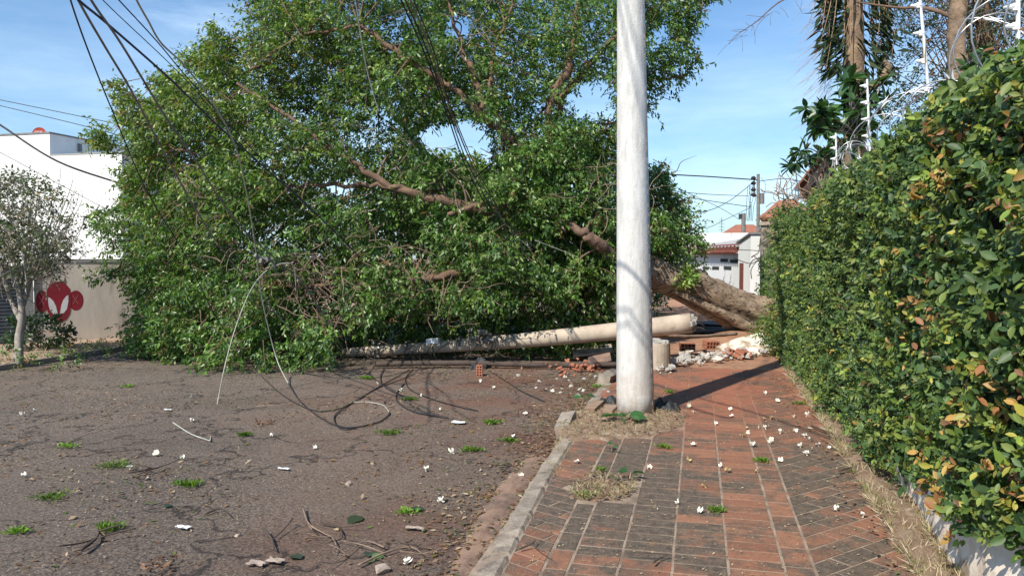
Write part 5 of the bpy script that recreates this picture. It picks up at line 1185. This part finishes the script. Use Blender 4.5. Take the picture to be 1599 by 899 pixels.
# distant pole with insulator rack
def far_pole():
    d = 45; b = W(1184, 450, d); top = W(1184, 272, d); t = empty('street_pole', (b[0], b[1], -.1), 'distant slim pole with insulators and wires beyond the garage', 'utility pole')
    MB().tube([(b[0], b[1], -.1), (top[0], top[1], top[2])], [.13, .09], 10).build('shaft', M['grey_wire'], t)
    o_ = W(1177.5, 275, d); o2 = W(1177.5, 308, d); mb = MB(); mb.tube([o_, o2], .035, 6); mb.tube([W(1177, 306, d), W(1190, 306, d)], .035, 6); mb.build('bracket', M['slot'], t)
    for y in (278, 286, 296, 304): q = W(1176.5, y, d); MB().tube([q - np.array((0, 0, .1)), q, q + np.array((0, 0, .1))], [.1, .16, .08], 8).build('insulator', M['slot'], t)
    for y in (306, 314): q = W(1190, y, d); MB().tube([q - np.array((0, 0, .16)), q + np.array((0, 0, .16))], .13, 8).build('insulator', M['grey_wire'], t)
    mb = MB()
    for k in range(6):
        x = 1168 + k * 2; mb.tube(spline([W(x, 290, d), W(x + random.uniform(-5, 3), 310, d), W(x + random.uniform(-3, 3), 322, d), W(x - 3, 345, d)], 4), .018, 4)
    mb.tube(spline([W(1188, 277, d), W(1196, 290, d), W(1191, 306, d)], 5), .015, 4); mb.build('jumper_wire', M['rubber'], t)
far_pole()
b = W(1161, 420, 60); top = W(1161, 333, 60); t = empty('street_pole', (b[0], b[1], -.1), 'farther short grey pole over the low white building', 'utility pole')
MB().tube([(b[0], b[1], -.1), tuple(top)], .16, 8).build('shaft', M['grey_wire'], t); MB().box(W(1156, 338, 60), (.25, .2, .4)).build('insulator', M['slot'], t)
b = W(1127, 420, 70); top = W(1127, 340, 70); t = empty('antenna', (b[0], b[1], 0), 'thin distant antenna mast above the white building', 'antenna')
mb = MB().tube([(b[0], b[1], 0), tuple(top)], .03, 6)
for k in range(4): q = W(1127, 344 + k * 5, 70); mb.tube([q - RT * .25, q + RT * .25], .02, 5)
mb.build('mast', M['grey_wire'], t)

# ------------------------------------------------------------------ security hardware on the wall
def fence_post(px, pyb, pyt, d, lean, k, label, plate=False):
    b = W(px, pyb, d); tp = W(px + lean, pyt, d); t = empty('fence_post', b, label, 'fence post', None)
    MB().tube([b - (tp - b) * .15, tp], .010, 6).build('post', M['whitemetal'], t)
    for i in range(k):
        q = b + (tp - b) * (i + .6) / k; e = q - RT * .07; mb = MB(); mb.tube([q, q - RT * .03, e], [.008, .016, .006], 8); mb.box(q - RT * .02, (.02, .03, .035)); mb.build('insulator', M['whitemetal'], t)
    if plate:
        c = b + (tp - b) * .45; a_ = .075; u = unit(RT * .55 + FWg * .83)
        MB().add([tuple(c + u * -a_ * .6), tuple(c - np.array((0, 0, .12))), tuple(c + u * a_ * .6), tuple(c + np.array((0, 0, .12)))] + [tuple(c + u * -a_ * .6 + RT * .004), tuple(c - np.array((0, 0, .12)) + RT * .004), tuple(c + u * a_ * .6 + RT * .004), tuple(c + np.array((0, 0, .12)) + RT * .004)], [(0, 1, 2, 3), (7, 6, 5, 4), (0, 4, 5, 1), (1, 5, 6, 2), (2, 6, 7, 3), (3, 7, 4, 0)]).build('warning_plate', M['yellowplate'], t)
    return t
fence_post(1452, 165, -8, 5.25, -16, 4, 'nearest tall white electric fence post with a small yellow plate', True)
fence_post(1358, 228, 124, 7.1, -4, 4, 'white electric fence post in front of the broad leaved shrub')
fence_post(1307, 275, 208, 8.8, -2, 4, 'white electric fence post beside the house gable')
fence_post(1247, 305, 262, 12.4, -5, 3, 'farthest thin white fence post near the hipped roof')
fence_post(1590, 60, -30, 3.7, 0, 3, 'white fence post at the right edge above the razor wire')
fence_post(1197, 405, 354, 19.0, -5, 4, 'short fence post with insulators on the old mossy wall')
mb = MB()
for zf in (.15, .4, .65, .9):
    q = [W(1590, 60 - 90 * zf, 3.7), W(1452 - 16 * zf, 165 - 173 * zf, 5.25), W(1358 - 4 * zf, 228 - 104 * zf, 7.1), W(1307 - 2 * zf, 275 - 67 * zf, 8.8), W(1247 - 5 * zf, 305 - 43 * zf, 12.4)]
    mb.tube(q, .0015, 4)
tag(mb.build('electric_fence_wire', M['steel']), 'thin electric fence wires strung between the white posts', 'wire')
def razor(y0, y1, r, pitch, z, x, label, seed):
    rr = random.Random(seed); t = empty('razor_wire', (x, y0, z), label, 'razor wire'); pts = []; n = int((y1 - y0) / pitch * 26)
    for i in range(n):
        th = i / 26 * 2 * math.pi; f = i / n; ww = 1 + .25 * math.sin(th * .37 + seed)
        pts.append(np.array((x + math.cos(th) * r * ww, y0 + (y1 - y0) * f + .12 * math.sin(th * .5), z + math.sin(th) * r * ww)))
    MB().tube(pts, .0045, 5).build('wire', M['steel'], t, smooth=True)
    mb = MB()
    for i in range(1, n - 1, 4):
        d = unit(pts[i + 1] - pts[i - 1]); p = pts[i]; s_ = unit(np.cross(d, rand_unit(1)[0])); L = .05
        for sg in (-1, 1):
            a = p - d * L + s_ * .016; b_ = p + d * L + s_ * .016
            mb.add([tuple(p + s_ * .006 * sg + d * .012), tuple(p + s_ * .006 * sg - d * .012), tuple(p - d * L + s_ * .026 * sg), tuple(p - d * .008 + s_ * .015 * sg), tuple(p + d * .008 + s_ * .015 * sg), tuple(p + d * L + s_ * .026 * sg)], [(0, 1, 2, 3), (0, 3, 4, 5)])
    mb.build('barbs', M['whitemetal'], t)
razor(2.4, 4.9, .25, .30, 2.66, 1.50, 'nearest silver razor wire coil on top of the hedge', 1)
razor(5.2, 6.9, .21, .34, 2.52, 1.44, 'smaller silver razor wire coil on the hedge, beyond the yellow plate', 3)
razor(7.8, 8.7, .12, .30, 2.58, 1.45, 'small far razor wire coil beside the broad leaved shrub', 5)

# ------------------------------------------------------------------ trees behind the hedge
def trunk_tree(name, label, pts, fo, parent=None):
    P_ = [W(x, y, d) for x, y, d, r in pts]; b = P_[0]; t = empty(name, (b[0], b[1], 0), label, 'tree'); P_ = [np.array((b[0], b[1], -.1))] + P_
    MB().tube(spline(P_, 10), lerp_r([pts[0][3] * 1.1] + [q[3] for q in pts], 10), 18, lump=.12, seed=fo).build('trunk', M['tanbark'], t, smooth=True)
    return t
t1 = trunk_tree('palm_tree', 'shaggy palm trunk with hanging dead fronds behind the hedge', [(1335, 260, 11, .15), (1333, 115, 11, .145), (1334, 60, 11, .13), (1333, 0, 11, .125), (1332, -120, 11, .12)], 1)
# dead skirt: dry strips and dark leaflets hanging from above
mb = MB()
for k in range(60):
    x0 = random.choice((random.gauss(1300, 8), random.gauss(1312, 14), random.gauss(1350, 16), random.gauss(1372, 10))); a = W(x0, -60, 11 + random.uniform(-.3, .3)); L = random.uniform(.7, 1.9) if x0 < 1330 else random.uniform(.6, 1.5)
    sway = -.25 if x0 < 1320 else .1; q = a + np.array((random.gauss(sway * .6, .07), random.gauss(0, .08), -L)); mb.tube(spline([a, (a + q) / 2 + np.array((random.gauss(.04, .05), 0, 0)), q], 5), lerp_r([.012, .008, .003], 5), 4, cap=False)
mb.build('dry_strips', M['palmdry'], t1, smooth=True)
n = 700; xs_ = np.where(rng.random(n) < .6, rng.normal(1306, 10, n), rng.normal(1366, 14, n)); ys_ = rng.uniform(-60, 112, n)
P = np.array([W(a, b, 11 + e) for a, b, e in zip(xs_, ys_, rng.uniform(-.25, .25, n))]); sg = np.where(xs_ < 1335, -1., 1.)
D = unit(RT[None] * (sg * .7)[:, None] + rng.normal(size=(n, 3)) * .3 + np.array((0, 0, -.6)))
leafset('dead_fronds', P, D, rand_unit(n), rng.uniform(.16, .30, n), np.array([(.03, .05, .025), (.05, .07, .03), (.03, .055, .025)])[rng.integers(0, 3, n)], M['dryleaf'], t1, (LEAF5[0] * np.array((1, .45, 1)), LEAF5[1]))
mb = MB()   # wispy dry threads to the left
for k in range(150):
    a = W(random.gauss(1296, 8), random.uniform(-20, 200), 11); q = a + np.array((random.uniform(-.5, -.08), 0, random.uniform(-.5, -.1))); mb.tube([a, (a + q) / 2 + np.array((.03, 0, .03)), q], .0016, 3, cap=False)
mb.build('threads', M['palmdry'], t1)
# orange-brown stub
MB().tube(spline([W(1338, 150, 11.0), W(1368, 132, 10.9), W(1382, 118, 10.9), W(1386, 105, 10.9), W(1380, 95, 10.9)], 5), lerp_r([.04, .06, .07, .06, .03], 5), 10, lump=.3).build('stub', M['tanbark'], t1, smooth=True)
t2 = trunk_tree('slim_tree', 'tan tree trunk rising behind the near razor wire coil', [(1496, 140, 9, .105), (1494, 100, 9, .10), (1494, 40, 9, .095), (1497, 0, 9, .095), (1500, -150, 9.2, .08)], 4)
MB().tube(spline([W(1494, 30, 9), W(1450, 14, 9.2), W(1400, 12, 9.6), W(1340, 4, 10)], 6), lerp_r([.03, .022, .015, .01], 6), 8).build('branch', M['limb'], t2, smooth=True)
# fine foliage of a tree farther behind
pts = []
while len(pts) < 2600:
    x, y, e = rng.uniform(1375, 1640), rng.uniform(-120, 215), rng.uniform(-1.2, 1.2)
    q = W(x, y, 13.5 + e)
    if mnoise.noise(Vector(q * 1.5)) + .4 * mnoise.noise(Vector(q * 4)) > rng.uniform(-.35, .45) - .15 * (x > 1500): pts.append(q)
pts = np.array(pts); b = W(1530, 300, 13.5); t3 = empty('background_tree', (b[0], b[1], 0), 'fine leaved dark tree behind the electric fence posts', 'tree')
MB().tube(spline([(b[0], b[1], -.1), (b[0], b[1], 2.5), tuple(W(1540, 100, 13.5)), tuple(W(1520, -100, 13.5))], 8), lerp_r([.22, .2, .14, .08], 8), 12, lump=.15).build('trunk', M['limb'], t3, smooth=True)
P, D, N, idx = sprays(pts, unit(rand_unit(len(pts)) + np.array((0, 0, .1))), .22, 8)
leafset('crown', P, D, N, rng.uniform(.04, .07, len(P)), green(0, .05, idx, .7, np.array([(.06, .10, .03), (.09, .12, .045), (.045, .075, .03)])), M['leaf'], t3)
mb = MB()
for i in rng.choice(len(pts), 160, replace=False):
    o_ = W(1530 + random.gauss(0, 10), random.uniform(-60, 220), 13.5); mb.tube(spline([o_, (o_ + pts[i]) / 2 + rand_unit(1)[0] * .15, pts[i]], 4), lerp_r([.02, .012, .004], 4), 4, cap=False)
mb.build('twigs', M['limb'], t3, smooth=True)
# broad-leaved shrub standing above the hedge
def whorls(name, label, cs, d, size, n, gain):
    b = W(cs[0][0], 320, d); t = empty(name, (b[0], b[1], 0), label, 'shrub'); Pa, Da, Ia = [], [], []; st_ = MB(); i0 = 0
    root_ = np.array((b[0], b[1], 0)); hub = W(cs[0][0], cs[0][1] + 60, d); st_.tube(spline([root_, root_ + np.array((0, 0, 1.5)), hub], 6), lerp_r([.06, .05, .035], 6), 8)
    for x, y, r in cs:
        for q in range(n):
            c = W(x + rng.normal(0, r), y + rng.normal(0, r * .8), d + rng.normal(0, .25)); st_.tube(spline([hub, (hub + c) / 2 + rand_unit(1)[0] * .06, c], 4), .008, 5)
            ax = unit(rand_unit(1)[0] * .6 + np.array((-.3, -.3, .5))); m = 9
            s = rand_unit(m); D_ = unit(s + ax * .3 - np.array((0, 0, .25))); Pa.append(np.tile(c, (m, 1))); Da.append(D_); Ia += [i0] * m; i0 += 1
    P = np.concatenate(Pa); D = np.concatenate(Da)
    leafset('foliage', P, D, unit(rand_unit(len(P)) * .5 + np.array((-.2, -.2, .9))), rng.uniform(.6, 1.1, len(P)) * size, green(0, 0, np.array(Ia), gain, np.array([(.035, .085, .025), (.05, .11, .03), (.028, .065, .025)])), M['leaf'], t, (LEAF11[0] * np.array((1, .8, 1)), LEAF11[1]), True)
    st_.build('stems', M['greybark'], t, smooth=True)
whorls('broadleaf_shrub', 'broad leaved glossy shrub rising above the hedge beside the palm', [(1335, 150, 18), (1320, 185, 24), (1290, 190, 14), (1350, 200, 18), (1330, 130, 10), (1285, 178, 8)], 9.8, .24, 9, 1.15)
whorls('broadleaf_shrub', 'low drooping branch of broad leaves over the house gable', [(1285, 238, 12), (1262, 240, 8), (1243, 252, 6), (1310, 240, 10)], 11.5, .22, 4, 1.0)
whorls('broadleaf_shrub', 'large smooth dark leaves behind the small razor coil', [(1480, 140, 10), (1500, 120, 14), (1470, 150, 8), (1540, 90, 16)], 6.6, .16, 3, 1.0)
# bare twig reaching in at top
mb = MB(); q = [W(1290, -40, 9), W(1250, -12, 9), (W(1215, 5, 9)), W(1180, 35, 9), W(1150, 55, 9), W(1138, 68, 9)]; mb.tube(spline(q, 5), lerp_r([.012, .010, .008, .006, .004, .002], 5), 5)
for k in range(26):
    f = random.random(); a = q[0] + (q[-1] - q[0]) * f; e = a + RT * random.uniform(-.3, .1) + np.array((0, 0, random.uniform(-.22, .05))); mb.tube([a, (a + e) / 2 + rand_unit(1)[0] * .02, e], .0022, 4)
tag(mb.build('bare_branch', M['limb'], smooth=True), 'bare thin branch reaching in from the top right sky', 'branch')
# dry brown vine tangle on gable and hipped roof
def tangle(cx, cy, sx, sy, d, n, lab, m='palmdry'):
    b = W(cx, cy, d); t = MB()
    for k in range(n):
        a = W(random.gauss(cx, sx), random.gauss(cy, sy), d + random.gauss(0, .3)); pts = [a]; dd = rand_unit(1)[0]
        for s in range(3): dd = unit(dd + rand_unit(1)[0] * .7); pts.append(pts[-1] + dd * d * .012)
        t.tube(spline(pts, 3), .0006 * d, 4, cap=False)
    return tag(t.build('dry_vine', M[m], smooth=True), lab, 'dry vine')
tangle(1284, 312, 8, 8, 13, 60, 'pale dry vine tangle below the house gable')
tangle(1236, 312, 14, 5, 23, 45, 'dry brown vines draped over the hipped roof')
tangle(1187, 410, 5, 16, 17, 16, 'dry stems over the old mossy wall')
# far round tree seen through the gap of the crown
bush('distant_tree', 'round green tree top seen through the gap in the crown', 'tree', tuple(W(715, 330, 40)), (3.4, 3.4, 2.4), 1700, .30, .9, 8, L=.6, stems=6)
bush('dark_tree', 'dark leafy tree mass behind the fallen trunk', 'tree', tuple(W(1000, 385, 21)), (1.6, 1.6, 1.9), 900, .12, .8, 8, L=.35, stems=8)
